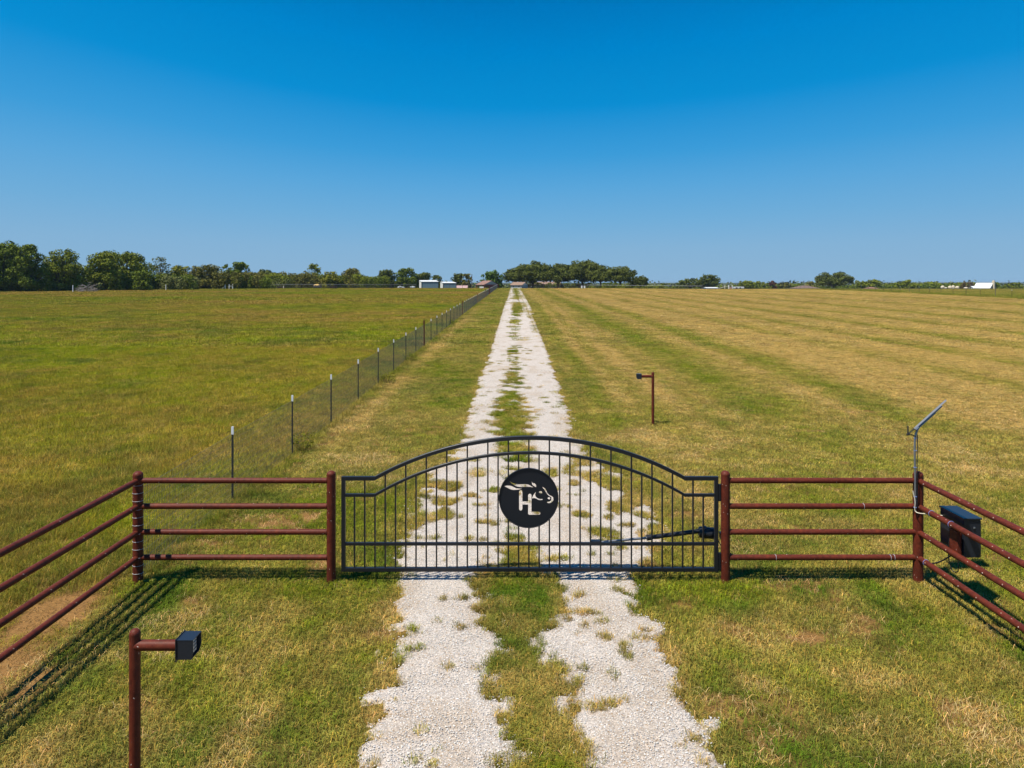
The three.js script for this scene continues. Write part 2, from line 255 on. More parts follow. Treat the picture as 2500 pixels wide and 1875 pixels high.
// ------------------------------------------------------------ ground sheet and gravel drive
{
  const ds = [-60, -30, -15, -8, -4, -2, 0, 1, 2, 3]; let d = 3.6;
  while (d < 280) { ds.push(d); d += Math.max(0.06, d * 0.0065); }
  while (d < 9000) { ds.push(d); d *= 1.03; }
  const NX = 560, pos = [], col = [], uv = [], idx = [];
  for (let j = 0; j < ds.length; j++) {
    const dd = ds[j], w = dd < 3.6 ? 60 + Math.abs(dd) * 2 : dd < 8 ? 9 + (8 - dd) * 12 : Math.max(9, 1.0 * dd);
    for (let i = 0; i <= NX; i++) {
      const s = i / NX * 2 - 1, x = s * w;
      pos.push(x, ground(x, dd) + (dd < 60 ? (fbm(x * 1.7, dd * 1.7, 2) - 0.5) * 0.03 - 0.012 : 0), -dd); uv.push(x / 3, dd / 3); col.push(...groundColor(x, dd));
      if (i < NX && j < ds.length - 1) { const a = j * (NX + 1) + i, b = a + NX + 1; idx.push(a, a + 1, b + 1, a, b + 1, b); }
    }
  }
  const g = new THREE.BufferGeometry();
  g.setAttribute('position', new THREE.Float32BufferAttribute(pos, 3)); g.setAttribute('uv', new THREE.Float32BufferAttribute(uv, 2)); g.setAttribute('color', new THREE.Float32BufferAttribute(col, 3)); g.setIndex(idx); g.computeVertexNormals();
  const m = new THREE.Mesh(g, M.ground); m.name = 'ground'; m.userData.kind = 'structure'; m.receiveShadow = true; scene.add(m);
}
{
  const ds = []; let d = -6; while (d < 246) { ds.push(d); d += d < 4 ? 0.5 : Math.max(0.05, d * 0.005); }
  const NX = 64, pos = [], uv = [], idx = [], cv = [], col = [];
  ds.forEach((dd, j) => {
    const L = edgeL(dd) - 0.4, R = edgeR(dd) + 0.4;
    for (let i = 0; i <= NX; i++) {
      const x = L + (R - L) * i / NX, e = Math.min(i, NX - i) / NX; cv.push(cover(x, dd)); const dirt = Math.min(1, 0.34 * ss(0.5, 0.74, fbm(x * 2.2 + 60, dd * 1.6 + 20, 3)) + 0.5 * ss(0.15, 0.9, cv[cv.length - 1]) * (0.5 + vn(x * 7, dd * 7))); col.push(...mix3([0.86, 0.825, 0.785], [0.58, 0.44, 0.27], dirt));
      pos.push(x, ground(x, dd) + 0.016 - 0.05 * ss(0.5, 1, cv[cv.length - 1]) + (fbm(x * 4, dd * 4, 2) - 0.5) * 0.014 * (dd < 40 ? 1 : 0), -dd); uv.push(x / 2, dd / 2);
          }
  });
  for (let j = 0; j < ds.length - 1; j++) for (let i = 0; i < NX; i++) { const a = j * (NX + 1) + i, b = a + NX + 1; if (cv[a] + cv[a + 1] + cv[b] + cv[b + 1] < 3.9) idx.push(a, a + 1, b + 1, a, b + 1, b); }
  const g = new THREE.BufferGeometry();
  g.setAttribute('position', new THREE.Float32BufferAttribute(pos, 3)); g.setAttribute('uv', new THREE.Float32BufferAttribute(uv, 2)); g.setAttribute('color', new THREE.Float32BufferAttribute(col, 3)); g.setIndex(idx); g.computeVertexNormals();
  struct('driveway', g, M.gravel);
}

// ------------------------------------------------------------ loose stones on the drive
{
  const r = rng(71), kinds = [0, 1, 2, 3].map((k) => {
    const g = new THREE.IcosahedronGeometry(1, 0).toNonIndexed(), p = g.attributes.position, q = rng(90 + k), m = {};
    for (let i = 0; i < p.count; i++) { const key = [0, 1, 2].map((c) => p.array[i * 3 + c].toFixed(2)).join(); m[key] ??= 0.72 + q() * 0.5; p.setXYZ(i, p.getX(i) * m[key] * (1 + 0.15 * k), p.getY(i) * m[key] * 0.62, p.getZ(i) * m[key]); }
    g.computeVertexNormals(); return g;
  });
  const lists = [[], [], [], []];
  for (let d = 4.4; d < 30;) {
    const s = d < 10 ? 0.022 : 0.0026 * d * (d / 10) ** 0.35;
    for (let x = -2.3; x < 2.8; x += s) {
      const X = x + (r() - 0.5) * s, D = d + (r() - 0.5) * s;
      const cv = cover(X, D); if (X < edgeL(D) - 0.6 || X > edgeR(D) + 0.6 || cv > 0.9 || r() < 0.36 + 0.55 * cv) continue;
      lists[Math.floor(r() * 4)].push([X, D, (0.0034 + 0.0046 * r() ** 2) * (0.75 + s / 0.055)]);
    }
    d += s;
  }
  const mat = std({ color: 0xffffff, roughness: 0.95 }), mt = new THREE.Matrix4(), q = new THREE.Quaternion(), e = new THREE.Euler(), c = new THREE.Color();
  lists.forEach((l, k) => {
    const im = new THREE.InstancedMesh(kinds[k], mat, l.length); im.name = numbered('gravel');
    l.forEach(([x, d, s], i) => {
      mt.compose(V3(x, ground(x, d) + 0.02 + s * 0.2, -d), q.setFromEuler(e.set((r() - 0.5) * 0.7, r() * 6.28, (r() - 0.5) * 0.7)), V3(s, s, s)); im.setMatrixAt(i, mt);
      const v = 0.5 + 0.2 * r(), w = r(); im.setColorAt(i, w > 0.94 ? c.setRGB(v, v * 0.86, v * 0.7) : c.setRGB(v, v * 0.955, v * (0.86 + 0.06 * w)));
    });
    im.castShadow = im.receiveShadow = true; tag(im, 'loose white crushed stones lying on the two wheel tracks', 'gravel', 'loose stones of the gravel drive', 'stuff'); scene.add(im);
  });
}

// ------------------------------------------------------------ grass
function tuft(seed, n, radius, len, width, lean, seg, lo = 0.45) {
  const r = rng(seed), p = [], col = [];
  for (let k = 0; k < n; k++) {
    const a = r() * 6.283, q = Math.sqrt(r()) * radius, bx = Math.cos(a) * q, bz = Math.sin(a) * q, t = r() * 6.283, L = len * (0.5 + 0.8 * r()), ln = lean * (lo + (1.3 - lo) * r()), w = width * (0.6 + 0.7 * r());
    const dx = Math.cos(t), dz = Math.sin(t), sx = -dz * w / 2, sz = dx * w / 2;
    const v = 0.55 + 0.9 * r(), s = r(), c = s < 0.16 ? [v * 1.6, v * 1.2, v * 1.1] : s < 0.3 ? [v * 0.7, v * 0.85, v * 0.8] : [v, v, v];
    let y0 = -0.01, o0 = 0;
    for (let m = 0; m < seg; m++) {
      const f = (m + 1) / seg, y1 = L * f * Math.cos(ln * f * 0.9), o1 = L * f * Math.sin(ln * f * 0.9), w0 = 1 - m / seg * 0.5, w1 = m === seg - 1 ? 0 : 1 - f * 0.5;
      const A = [bx + dx * o0 - sx * w0, y0, bz + dz * o0 - sz * w0], B = [bx + dx * o0 + sx * w0, y0, bz + dz * o0 + sz * w0], C = [bx + dx * o1 + sx * w1, y1, bz + dz * o1 + sz * w1], D = [bx + dx * o1 - sx * w1, y1, bz + dz * o1 - sz * w1];
      for (const T of w1 ? [A, B, C, A, C, D] : [A, B, C]) { p.push(...T); col.push(...c); }
      y0 = y1; o0 = o1;
    }
  }
  const g = new THREE.BufferGeometry(); g.setAttribute('position', new THREE.Float32BufferAttribute(p, 3)); g.setAttribute('color', new THREE.Float32BufferAttribute(col, 3)); g.computeVertexNormals(); return g;
}
const bladeMat = new THREE.MeshPhysicalMaterial({ color: 0xffffff, vertexColors: true, roughness: 0.9, specularIntensity: 0.25, side: THREE.DoubleSide });
function scatter(name, label, geos, list, mat = bladeMat, kind = 'grass') {
  const r = rng(name.length * 77 + list.length), mt = new THREE.Matrix4(), q = new THREE.Quaternion(), e = new THREE.Euler(), c = new THREE.Color();
  geos.forEach((g, k) => {
    const mine = list.filter((_, i) => i % geos.length === k), im = new THREE.InstancedMesh(g, mat, mine.length); im.name = numbered(name);
    mine.forEach(([x, d, s, sy, col], i) => { mt.compose(V3(x, ground(x, d) + (x > edgeL(d) && x < edgeR(d) && d < 246 ? 0.022 : 0), -d), q.setFromEuler(e.set((r() - 0.5) * 0.12, r() * 6.283, (r() - 0.5) * 0.12)), V3(s, sy, s)); im.setMatrixAt(i, mt); im.setColorAt(i, c.setRGB(...col)); });
    im.castShadow = im.receiveShadow = true; tag(im, label, kind, null, 'stuff'); scene.add(im);
    if (geos.length > 1) im.userData.group = label;
  });
}
{
  const r = rng(404), lists = { lawn: [[], [], [], []], pasture: [[], [], [], []], verge: [[], [], [], []] };
  const zones = [[4.2, 14, 0.052], [14, 40, 0.13], [40, 100, 0.36], [100, 246, 0.85]];
  zones.forEach(([d0, d1, s], z) => {
    for (let d = d0; d < d1; d += s) {
      const w = 0.78 * d + 1.5;
      for (let x = -w; x < w; x += s) {
        const X = x + (r() - 0.5) * s * 1.1, D = d + (r() - 0.5) * s * 1.1;
        const cv = cover(X, D); if (r() > (cv < 0.7 ? cv * cv * 1.3 : 1)) continue;
        if (r() < bare(X, D) * 1.05) continue;
        let col = grassColor(X, D); const v = (0.7 + 0.5 * r()) * (D < 40 ? 0.62 + 0.76 * fbm(X * 4.5 + 7, D * 4.5, 2) : 0.8 + 0.4 * vn(X * 0.9, D * 0.9)), t = r(); col = mix3(col, t < 0.12 ? TAN : t < 0.24 ? LUSH : col, 0.5).map((a) => a * v);
        const inDrive = X > edgeL(D) && X < edgeR(D);
        let hgt = (0.75 + 0.5 * r()) * (0.75 + 0.6 * fbm(X * 0.9, D * 0.9, 2)), key = 'lawn';
        if (X < -5.2) { key = 'pasture'; hgt *= 1.25; if (D < 9 && X > -6) hgt *= 0.6; }
        else if (X < -4.75 && D > 9.5) { key = 'verge'; hgt *= 1.25 + 0.7 * r(); }
        else if (X > fenceR(D) - 1.8 && D > 100) { key = 'verge'; hgt *= X < fenceR(D) + 1 ? 2.8 + 1.4 * r() : 1.5; }
        else if (inDrive) hgt *= 1.0;
        else if (D > 10 && X > 3) hgt *= 0.85;
        const dryness = dry(X, D); if (dryness > 0.7) hgt *= 0.7;
        lists[key][z].push([X, D, 0.8 + 0.4 * r(), hgt, col]); if (inDrive && cv > 0.6) lists[key][z].push([X + (r() - 0.5) * s, D + (r() - 0.5) * s, 0.8 + 0.4 * r(), hgt * 1.1, col.map((a) => a * 0.9)]);
      }
    }
  });
  // tufts growing on the far part of the drive are small
  const G = [
    [1, 2, 3].map((k) => tuft(k, 16, 0.062, 0.058, 0.0042, 1.25, 2)),
    [4, 5, 6].map((k) => tuft(k, 70, 0.14, 0.055, 0.0055, 1.25, 1)),
    [7, 8].map((k) => tuft(k, 90, 0.36, 0.07, 0.018, 1.2, 1)),
    [9, 10].map((k) => tuft(k, 120, 0.85, 0.08, 0.04, 1.15, 1)),
  ];
  const P = [
    [11, 12, 13].map((k) => tuft(k, 18, 0.062, 0.085, 0.003, 1.42, 3)),
    [14, 15, 16].map((k) => tuft(k, 70, 0.15, 0.085, 0.005, 1.42, 1)),
    [17, 18].map((k) => tuft(k, 90, 0.38, 0.102, 0.016, 1.42, 1)),
    [19, 20].map((k) => tuft(k, 130, 0.9, 0.111, 0.035, 1.42, 1)),
  ];
  for (let z = 0; z < 4; z++) {
    scatter('lawn_grass', 'short mown grass on both sides of the gravel drive and between its wheel tracks', G[z], lists.lawn[z]);
    scatter('pasture_grass', 'longer yellow green grass of the pasture left of the wire fence', P[z], lists.pasture[z]);
    scatter('verge_grass', 'taller uncut grass standing along the foot of the wire fences', P[z], lists.verge[z]);
  }
  // cut hay: long pale straws lying flat, thick on the swaths
  const S = [[21, 22].map((k) => tuft(k, 8, 0.1, 0.15, 0.0026, 1.6, 2, 0.95)), [23, 24].map((k) => tuft(k, 30, 0.3, 0.2, 0.006, 1.6, 1, 0.95)), [25, 26].map((k) => tuft(k, 50, 0.8, 0.3, 0.022, 1.6, 1, 0.95))], H = [[], [], []];
  [[4.2, 16, 0.09], [16, 50, 0.26], [50, 200, 0.8]].forEach(([d0, d1, s], z) => {
    for (let d = d0; d < d1; d += s) for (let x = -5; x < 0.78 * d + 1; x += s) {
      const X = x + (r() - 0.5) * s, D = d + (r() - 0.5) * s; if (X > fenceR(D) - 2.5 || cover(X, D) < 0.8) continue;
      const t = dry(X, D), k = Math.max(0, t - 0.45) * (D > 16 ? 1.6 : 0.9) + spot(strawSpots, X, D) * 1.2 + 0.012 + 0.3 * bare(X, D); if (r() > k) continue;
      const v = 0.8 + 0.35 * r(); H[z].push([X, D, 0.7 + 0.6 * r(), 0.6 + 0.5 * r(), [0.56 * v, 0.43 * v, 0.19 * v]]);
    }
  });
  H.forEach((l, z) => scatter('cut_hay', 'pale dry cut hay lying in streaks on the mown grass', S[z], l, bladeMat, 'hay'));
}

// ------------------------------------------------------------ pipe fences
const RAILS = [1.327, 0.991, 0.654, 0.321], GZ = -9.3;
function pipePost(t, x, z, top, r = 0.058) { const p = add('post', cyl([x, -0.3, z], [x, top, z], r, r, 24, true), M.pipe, t); add('post_cap', [dome(x, top, z, r * 1.02, 0.8), cyl([x, top - 0.012, z], [x, top + 0.001, z], r * 1.03, r * 1.03, 24, true)], M.pipe, p); return p; }
function collar(x, y, z, r) { return new THREE.TorusGeometry(r, 0.006, 6, 20).rotateY(Math.PI / 2).translate(x, y, z); }
function pipeFence(name, label, xGate, xCorner, side) {
  const t = thing(name, label, 'fence', 0, 0, 0);
  pipePost(t, xGate, GZ, 1.41); const corner = pipePost(t, xCorner, GZ, 1.4, 0.063); pipePost(t, xCorner, -5.1, 1.4); pipePost(t, xCorner, -0.9, 1.4);
  const lo = Math.min(xGate, xCorner), hi = Math.max(xGate, xCorner);
  for (const y of RAILS) {
    add('rail', cyl([lo, y, GZ], [hi, y, GZ], 0.0365, 0.0365, 20, true), M.pipe, t);
    const rr = add('rail', cyl([xCorner, y, GZ + 0.02], [xCorner, y, -0.9], 0.0365, 0.0365, 20, true), M.pipe, t);
    for (const wx of [lo + 0.056, hi - 0.056]) add('weld', collar(wx, y, GZ, 0.037), M.pipe, t);
  }
  return { t, corner };
}
const left = pipeFence('pipe_fence', 'rust red four rail pipe fence left of the gate, turning towards the camera', -2.368, -4.9, -1);
const right = pipeFence('pipe_fence', 'rust red four rail pipe fence right of the gate, carrying the solar panel mast', 2.796, 5.32, 1);
{ // wire wraps that tie the netting to the left corner post
  for (let k = 0; k < 12; k++) add('wire_wrap', new THREE.TorusGeometry(0.0645, 0.0022, 5, 24).rotateX(Math.PI / 2 + (k % 3 - 1) * 0.05).translate(-4.9, 0.12 + k * 0.105, GZ), M.tie, left.corner);
  for (const [x, k] of [[3.45, 3], [4.95, 3], [5.0, 3], [4.6, 1]]) add('cable_tie', new THREE.TorusGeometry(0.0385, 0.0025, 5, 20).rotateY(Math.PI / 2).translate(x, RAILS[k], GZ), M.tie, right.t);
  for (const [z, k] of [[-9.12, 3], [-9.0, 1], [-8.6, 1]]) add('cable_tie', new THREE.TorusGeometry(0.039, 0.003, 5, 20).translate(5.32, RAILS[k], z), M.blueTie, right.t);
}

// ------------------------------------------------------------ gate
{
  const L = -2.232, R = 2.699, CX = (L + R) / 2, T = 0.05, t = thing('driveway_gate', 'black steel arched driveway gate with a round cut out emblem', 'gate', 0, 0, 0);
  const z = GZ, xa = 2.03;
  const arcY = (x, peak, rise) => { const Rr = (xa * xa + rise * rise) / (2 * rise); return peak - (Rr - Math.sqrt(Rr * Rr - (x - CX) ** 2)); };
  const outer = (x) => Math.abs(x - CX) > xa ? 1.357 : arcY(x, 1.888, 0.531), inner = (x) => Math.abs(x - CX) > xa ? 1.137 : arcY(x, 1.692, 0.555);
  function bar(f, x0, x1, h, depth, n) {                  // bent square tube following f
    const s = new THREE.Shape(), N = n; for (let i = 0; i <= N; i++) { const x = x0 + (x1 - x0) * i / N; i ? s.lineTo(x, f(x) + h / 2) : s.moveTo(x, f(x) + h / 2); }
    for (let i = N; i >= 0; i--) { const x = x0 + (x1 - x0) * i / N; s.lineTo(x, f(x) - h / 2); }
    s.closePath(); return new THREE.ExtrudeGeometry(s, { depth: depth - 0.006, bevelEnabled: true, bevelThickness: 0.003, bevelSize: 0.003, bevelOffset: -0.003, bevelSegments: 1 }).translate(0, 0, z - (depth - 0.006) / 2);
  }
  add('stile', box(L + T / 2, (0.14 + 1.382) / 2, z, T, 1.242, T, 0.004), M.gate, t); add('stile', box(R - T / 2, (0.14 + 1.382) / 2, z, T, 1.242, T, 0.004), M.gate, t);
  add('bottom_rail', box(CX, 0.165, z, R - L - 2 * T, T, T, 0.004), M.gate, t);
  add('top_rail', box((L + T + CX - xa) / 2, 1.357, z, CX - xa - L - T, T, T, 0.003), M.gate, t); add('top_rail', box((R - T + CX + xa) / 2, 1.357, z, R - T - CX - xa, T, T, 0.003), M.gate, t);
  add('top_arch', bar(outer, CX - xa, CX + xa, T, T, 72), M.gate, t);
  add('inner_rail', box((L + T + CX - xa) / 2, 1.137, z, CX - xa - L - T, 0.038, 0.038, 0.003), M.gate, t); add('inner_rail', box((R - T + CX + xa) / 2, 1.137, z, R - T - CX - xa, 0.038, 0.038, 0.003), M.gate, t);
  add('inner_arch', bar(inner, CX - xa, CX + xa, 0.038, 0.038, 72), M.gate, t);
  add('lower_rail', box(CX, 0.499, z, R - L - 2 * T, 0.038, 0.038, 0.003), M.gate, t);
  const ex = 0.218, ey = 1.1, er = 0.389;
  for (let k = 0; k < 35; k++) {
    const x = -2.063 + k * 0.13435, top = (k % 2 ? outer(x) : inner(x)) - 0.01, q = Math.abs(x - ex), list = [];
    if (q < er - 0.01) { const c = Math.sqrt(er * er - q * q); list.push([0.19, ey - c + 0.012], [ey + c - 0.012, top]); } else list.push([0.19, top]);
    for (const [a, b] of list) add('picket', box(x, (a + b) / 2, z, 0.019, b - a, 0.0188), M.gate, t);
  }
  // emblem plate: letters and animal head cut through the steel
  const E = (p) => new THREE.Vector2((p[0] - 836) / 668 * er, -(p[1] - 880) / 668 * er);
  const disc = new THREE.Shape(); disc.absarc(0, 0, er, 0, Math.PI * 2);
  const smooth = (pts) => { const c = new THREE.SplineCurve([...pts, pts[0]].map(E)); return new THREE.Path(c.getPoints(pts.length * 4)); };
  const arc = (cx, cy, r, a0, a1) => Array.from({ length: 9 }, (_, i) => { const a = (a0 + (a1 - a0) * i / 8) * Math.PI / 180; return [cx + r * Math.cos(a), cy + r * Math.sin(a)]; });
  const letters = [...arc(658.5, 741, 36.5, 180, 360), [695, 958], [825, 958], ...arc(862.5, 822, 37.5, 180, 360), [900, 1190], ...arc(1063, 1225, 35, 270, 450), ...arc(855, 1230, 30, 90, 180), [825, 1030], [695, 1030], ...arc(658.5, 1129, 36.5, 0, 180)];
  disc.holes.push(new THREE.Path(letters.map(E)));
  disc.holes.push(smooth([[408, 500], [470, 542], [560, 566], [640, 572], [740, 570], [820, 578], [880, 605], [938, 642], [860, 633], [760, 633], [680, 638], [600, 630], [520, 600], [455, 555]]));
  disc.holes.push(smooth([[288, 619], [340, 602], [400, 603], [460, 615], [510, 640], [560, 660], [620, 667], [684, 672], [640, 690], [560, 700], [480, 700], [420, 685], [350, 648]]));
  disc.holes.push(smooth([[907, 506], [926, 545], [962, 548], [992, 575], [1006, 605], [1000, 637], [968, 622], [928, 595], [911, 560]]));
  disc.holes.push(smooth([[1065, 747], [1095, 726], [1127, 736], [1141, 771], [1105, 777], [1078, 764]]));
  disc.holes.push(smooth([[1001, 738], [986, 785], [986, 825], [1010, 865], [1050, 890], [1100, 905], [1152, 904], [1138, 925], [1090, 929], [1040, 916], [990, 890], [950, 884], [913, 892], [930, 840], [960, 790]]));
  disc.holes.push(smooth([[1142, 633], [1175, 645], [1215, 680], [1236, 715], [1247, 752], [1285, 800], [1330, 828], [1375, 852], [1392, 895], [1386, 940], [1350, 980], [1300, 998], [1260, 990], [1252, 962], [1290, 965], [1330, 945], [1350, 905], [1340, 865], [1300, 836], [1260, 803], [1225, 752], [1195, 700], [1160, 660]]));
  disc.holes.push(smooth([[1267, 877], [1290, 860], [1318, 875], [1318, 905], [1290, 913], [1267, 897]]));
  const pl = add('emblem', new THREE.ExtrudeGeometry(disc, { depth: 0.006, bevelEnabled: false, curveSegments: 96 }).translate(ex, ey, z - 0.003), M.plate, t); pl.userData.label = 'round black plate with letters and an animal head cut through it';
  const ring = new THREE.Shape(); ring.absarc(0, 0, er + 0.002, 0, Math.PI * 2); const h = new THREE.Path(); h.absarc(0, 0, er - 0.006, 0, Math.PI * 2); ring.holes.push(h);
  add('rim', new THREE.ExtrudeGeometry(ring, { depth: 0.03, bevelEnabled: false, curveSegments: 96 }).translate(ex, ey, z - 0.014), M.gate, pl);
  for (const y of [1.17, 0.27]) {                          // hinges
    const g = add('hinge', [cyl([2.722, y - 0.11, z], [2.722, y + 0.11, z], 0.02, 0.02, 12), box(2.71, y, z, 0.03, 0.16, 0.02), box(2.745, y - 0.07, z, 0.05, 0.05, 0.03)], M.gate, t); g.userData.label = undefined; delete g.userData.label;
  }
}
{ // ram that swings the gate
  const t = thing('gate_opener', 'black motor ram of the gate, reaching behind the lower rail to the right post', 'gate opener', 0, 0, 0), z = GZ - 0.2;
  add('motor', [cyl([2.53, 0.58, z], [2.74, 0.57, z + 0.03], 0.075, 0.075, 20), dome(0, 0, 0, 0.075, 0.6).rotateZ(Math.PI / 2).translate(2.53, 0.58, z), cyl([2.56, 0.58, z], [2.6, 0.58, z], 0.082, 0.082, 20)], M.black, t);
  add('ram_tube', cyl([2.5, 0.595, z], [1.82, 0.53, z + 0.06], 0.03, 0.028, 14), M.black, t);
  add('ram_collar', cyl([1.86, 0.534, z + 0.057], [1.79, 0.527, z + 0.063], 0.037, 0.037, 14), M.black, t);
  add('ram_rod', cyl([1.8, 0.528, z + 0.062], [1.16, 0.5, z + 0.15], 0.016, 0.016, 12), M.steel, t);
  add('gate_bracket', [box(1.1, 0.515, z + 0.165, 0.14, 0.035, 0.08, 0.004)], M.black, t);
  add('post_bracket', box(2.8, 0.55, z + 0.09, 0.06, 0.08, 0.2, 0.004), M.black, t);
  const c = tag(add('cable', tubePath([[2.72, 0.54, z], [2.83, 0.36, z + 0.05], [3.0, 0.29, z + 0.1], [3.6, 0.27, z + 0.14], [4.6, 0.27, z + 0.14], [5.28, 0.28, z + 0.12]], 0.008, 6, 40), M.black), 'thin black cable strung under the lowest rail right of the gate', 'cable');
}

// ------------------------------------------------------------ keypad posts
function keypad(label, x, z, dir, armLen, height) {
  const t = thing('keypad_post', label, 'keypad post', x, ground(x, -z), z), r = 0.038;
  const p = add('post', cyl([0, -0.3, 0], [0, height - 0.03, 0], r, r, 24, true), M.pipe, t); add('post_cap', dome(0, height - 0.032, 0, r, 1), M.pipe, p);
  const ay = height - 0.115, a = dir * armLen; add('arm', cyl([0, ay, 0], [a, ay, 0], r, r, 24, true), M.pipe, t);
  add('backplate', box(a + dir * 0.003, ay - 0.005, 0, 0.006, 0.16, 0.15), M.black, t);
  // hooded housing, open towards the driver, bottom shorter than the roof
  const w = 0.066, top = 0.068, bot = -0.068, x0 = a + dir * 0.006, xt = a + dir * 0.125, xb = a + dir * 0.112;
  const side = (s) => { const sh = new THREE.Shape(); sh.moveTo(x0, bot); sh.lineTo(xb, bot); sh.lineTo(xt, bot + 0.045); sh.lineTo(xt, top); sh.lineTo(x0, top); sh.closePath(); return new THREE.ExtrudeGeometry(sh, { depth: 0.003, bevelEnabled: false }).translate(0, ay, s * w - 0.0015); };
  const cx = (x0 + xt) / 2, L = Math.abs(xt - x0);
  const hood = add('hood', [side(1), side(-1), box(cx, ay + top, 0, L, 0.0035, 2 * w + 0.006), box((x0 + xb) / 2, ay + bot, 0, Math.abs(xb - x0), 0.0035, 2 * w + 0.002)], M.boxPaint, t);
  const fx = a + dir * 0.095; const face = add('keypad_face', box(fx - dir * 0.02, ay, 0, 0.04, 0.128, 2 * w - 0.006), M.boxPaint, t);
  for (let i = 0; i < 4; i++) for (let j = 0; j < 3; j++) add('key', box(fx + dir * 0.003, ay + 0.035 - i * 0.025, (j - 1) * 0.03, 0.006, 0.017, 0.021), M.key, face);
  return t;
}
keypad('rust red post with a black keypad box on its right arm, before the gate', -2.72, -5.12, 1, 0.325, 1.42);
keypad('rust red post with a black keypad box on its left arm, standing beyond the gate', 3.85, -19.4, -1, 0.32, 1.42);

// ------------------------------------------------------------ solar mast and control box on the right corner
{
  const t = thing('solar_mast', 'thin grey mast with a tilted solar panel, strapped to the right corner post', 'solar mast', 5.24, 0, GZ + 0.075);
  add('mast', tubePath([[0, 0.95, 0], [0, 1.4, 0], [0, 1.9, 0], [0.04, 2.02, -0.008], [0.16, 2.128, -0.02], [0.27, 2.222, -0.03]], 0.013, 10, 40), M.steel, t);
  const e1 = V3(0.745, 0.667, 0), e2 = V3(0.302, -0.337, -0.854).normalize(), n = e1.clone().cross(e2).normalize(); if (n.y < 0) n.negate(); const e3 = e1.clone().cross(n);
  const m = new THREE.Matrix4().makeBasis(e1, n, e3).setPosition(0.175, 2.17, -0.03);
  const fr = add('panel_frame', [box(-0.265, 0, 0, 0.016, 0.02, 0.36), box(0.265, 0, 0, 0.016, 0.02, 0.36), box(0, 0, -0.176, 0.514, 0.02, 0.014), box(0, 0, 0.176, 0.514, 0.02, 0.014)].map((g) => g.applyMatrix4(m)), M.alu, t);
  add('panel_cells', box(0, 0.004, 0, 0.512, 0.008, 0.336).applyMatrix4(m), M.cell, t);
  add('panel_bracket', [box(0.03, -0.02, 0, 0.4, 0.016, 0.035).applyMatrix4(m), box(-0.245, -0.018, 0.15, 0.05, 0.016, 0.06).applyMatrix4(m)], M.steel, t);
  for (const y of [1.0, 1.14, 1.52, 1.74, 1.9]) add('strap', new THREE.TorusGeometry(0.0175, 0.004, 6, 16).rotateX(Math.PI / 2).translate(0, y, 0), M.blueTie, t);
  add('antenna_arm', tubePath([[0, 1.92, 0.01], [-0.05, 1.945, 0.01], [-0.09, 1.955, 0.01]], 0.006, 6, 10), M.black, t);
  add('antenna', [cyl([-0.1, 1.95, 0.01], [-0.1, 2.06, 0.01], 0.011, 0.007, 10), cyl([-0.115, 1.945, 0.01], [-0.08, 1.958, 0.01], 0.014, 0.014, 10)], M.black, t);
  add('wire', tubePath([[0.02, 1.95, 0.016], [0.017, 1.6, 0.014], [0.018, 1.2, 0.014], [0.014, 1.0, 0.016]], 0.005, 6, 20), M.black, t);
  tag(add('cable', tubePath([[5.2, 1.22, GZ + 0.09], [5.225, 1.08, GZ + 0.1], [5.235, 0.95, GZ + 0.09], [5.3, 0.955, GZ + 0.2], [5.36, 0.98, GZ + 0.3], [5.43, 0.985, GZ + 0.36]], 0.0055, 6, 30), M.cream), 'cream cable looped from the solar mast to the control box', 'cable');
}
{
  const x0 = 5.42, x1 = 5.63, d0 = 8.52, d1 = 9.0, y0 = 0.615, y1 = 1.08, t = thing('control_box', 'black metal control box behind the right side rails', 'control box', (x0 + x1) / 2, y0, -(d0 + d1) / 2), w = x1 - x0, h = y1 - y0, l = d1 - d0;
  add('housing', box(0, h / 2, 0, w - 0.012, h, l - 0.01, 0.004), M.boxPaint, t);
  add('lid', box(0.002, h + 0.004, 0.003, w + 0.012, 0.016, l + 0.014, 0.003), M.boxPaint, t);
  add('door', box(w / 2, h / 2 - 0.006, 0, 0.012, h - 0.03, l - 0.02, 0.003), M.boxPaint, t);
  add('latch', box(0.02, h * 0.78, l / 2 + 0.004, 0.02, 0.02, 0.012, 0.003), M.steel, t);
  add('mounting_plate', box(-w / 2 - 0.03, 0.13, 0.13, 0.05, 0.34, 0.16, 0.004), M.pipe, t);
  tag(add('cable', tubePath([[5.36, 1.0, -8.72], [5.37, 0.85, -8.71], [5.36, 0.65, -8.72], [5.36, 0.5, -8.7], [5.38, 0.4, -8.66], [5.4, 0.42, -8.6], [5.4, 0.6, -8.6], [5.41, 0.8, -8.62]], 0.006, 6, 50), M.black), 'thin dark cable hanging in a loop beside the control box', 'cable');
  tag(add('cable', tubePath([[5.42, 0.62, -8.7], [5.4, 0.55, -8.75], [5.36, 0.42, -8.9], [5.33, 0.33, -9.05]], 0.009, 6, 24), M.black), 'black cable running from under the control box down to the lowest rail', 'cable');
}

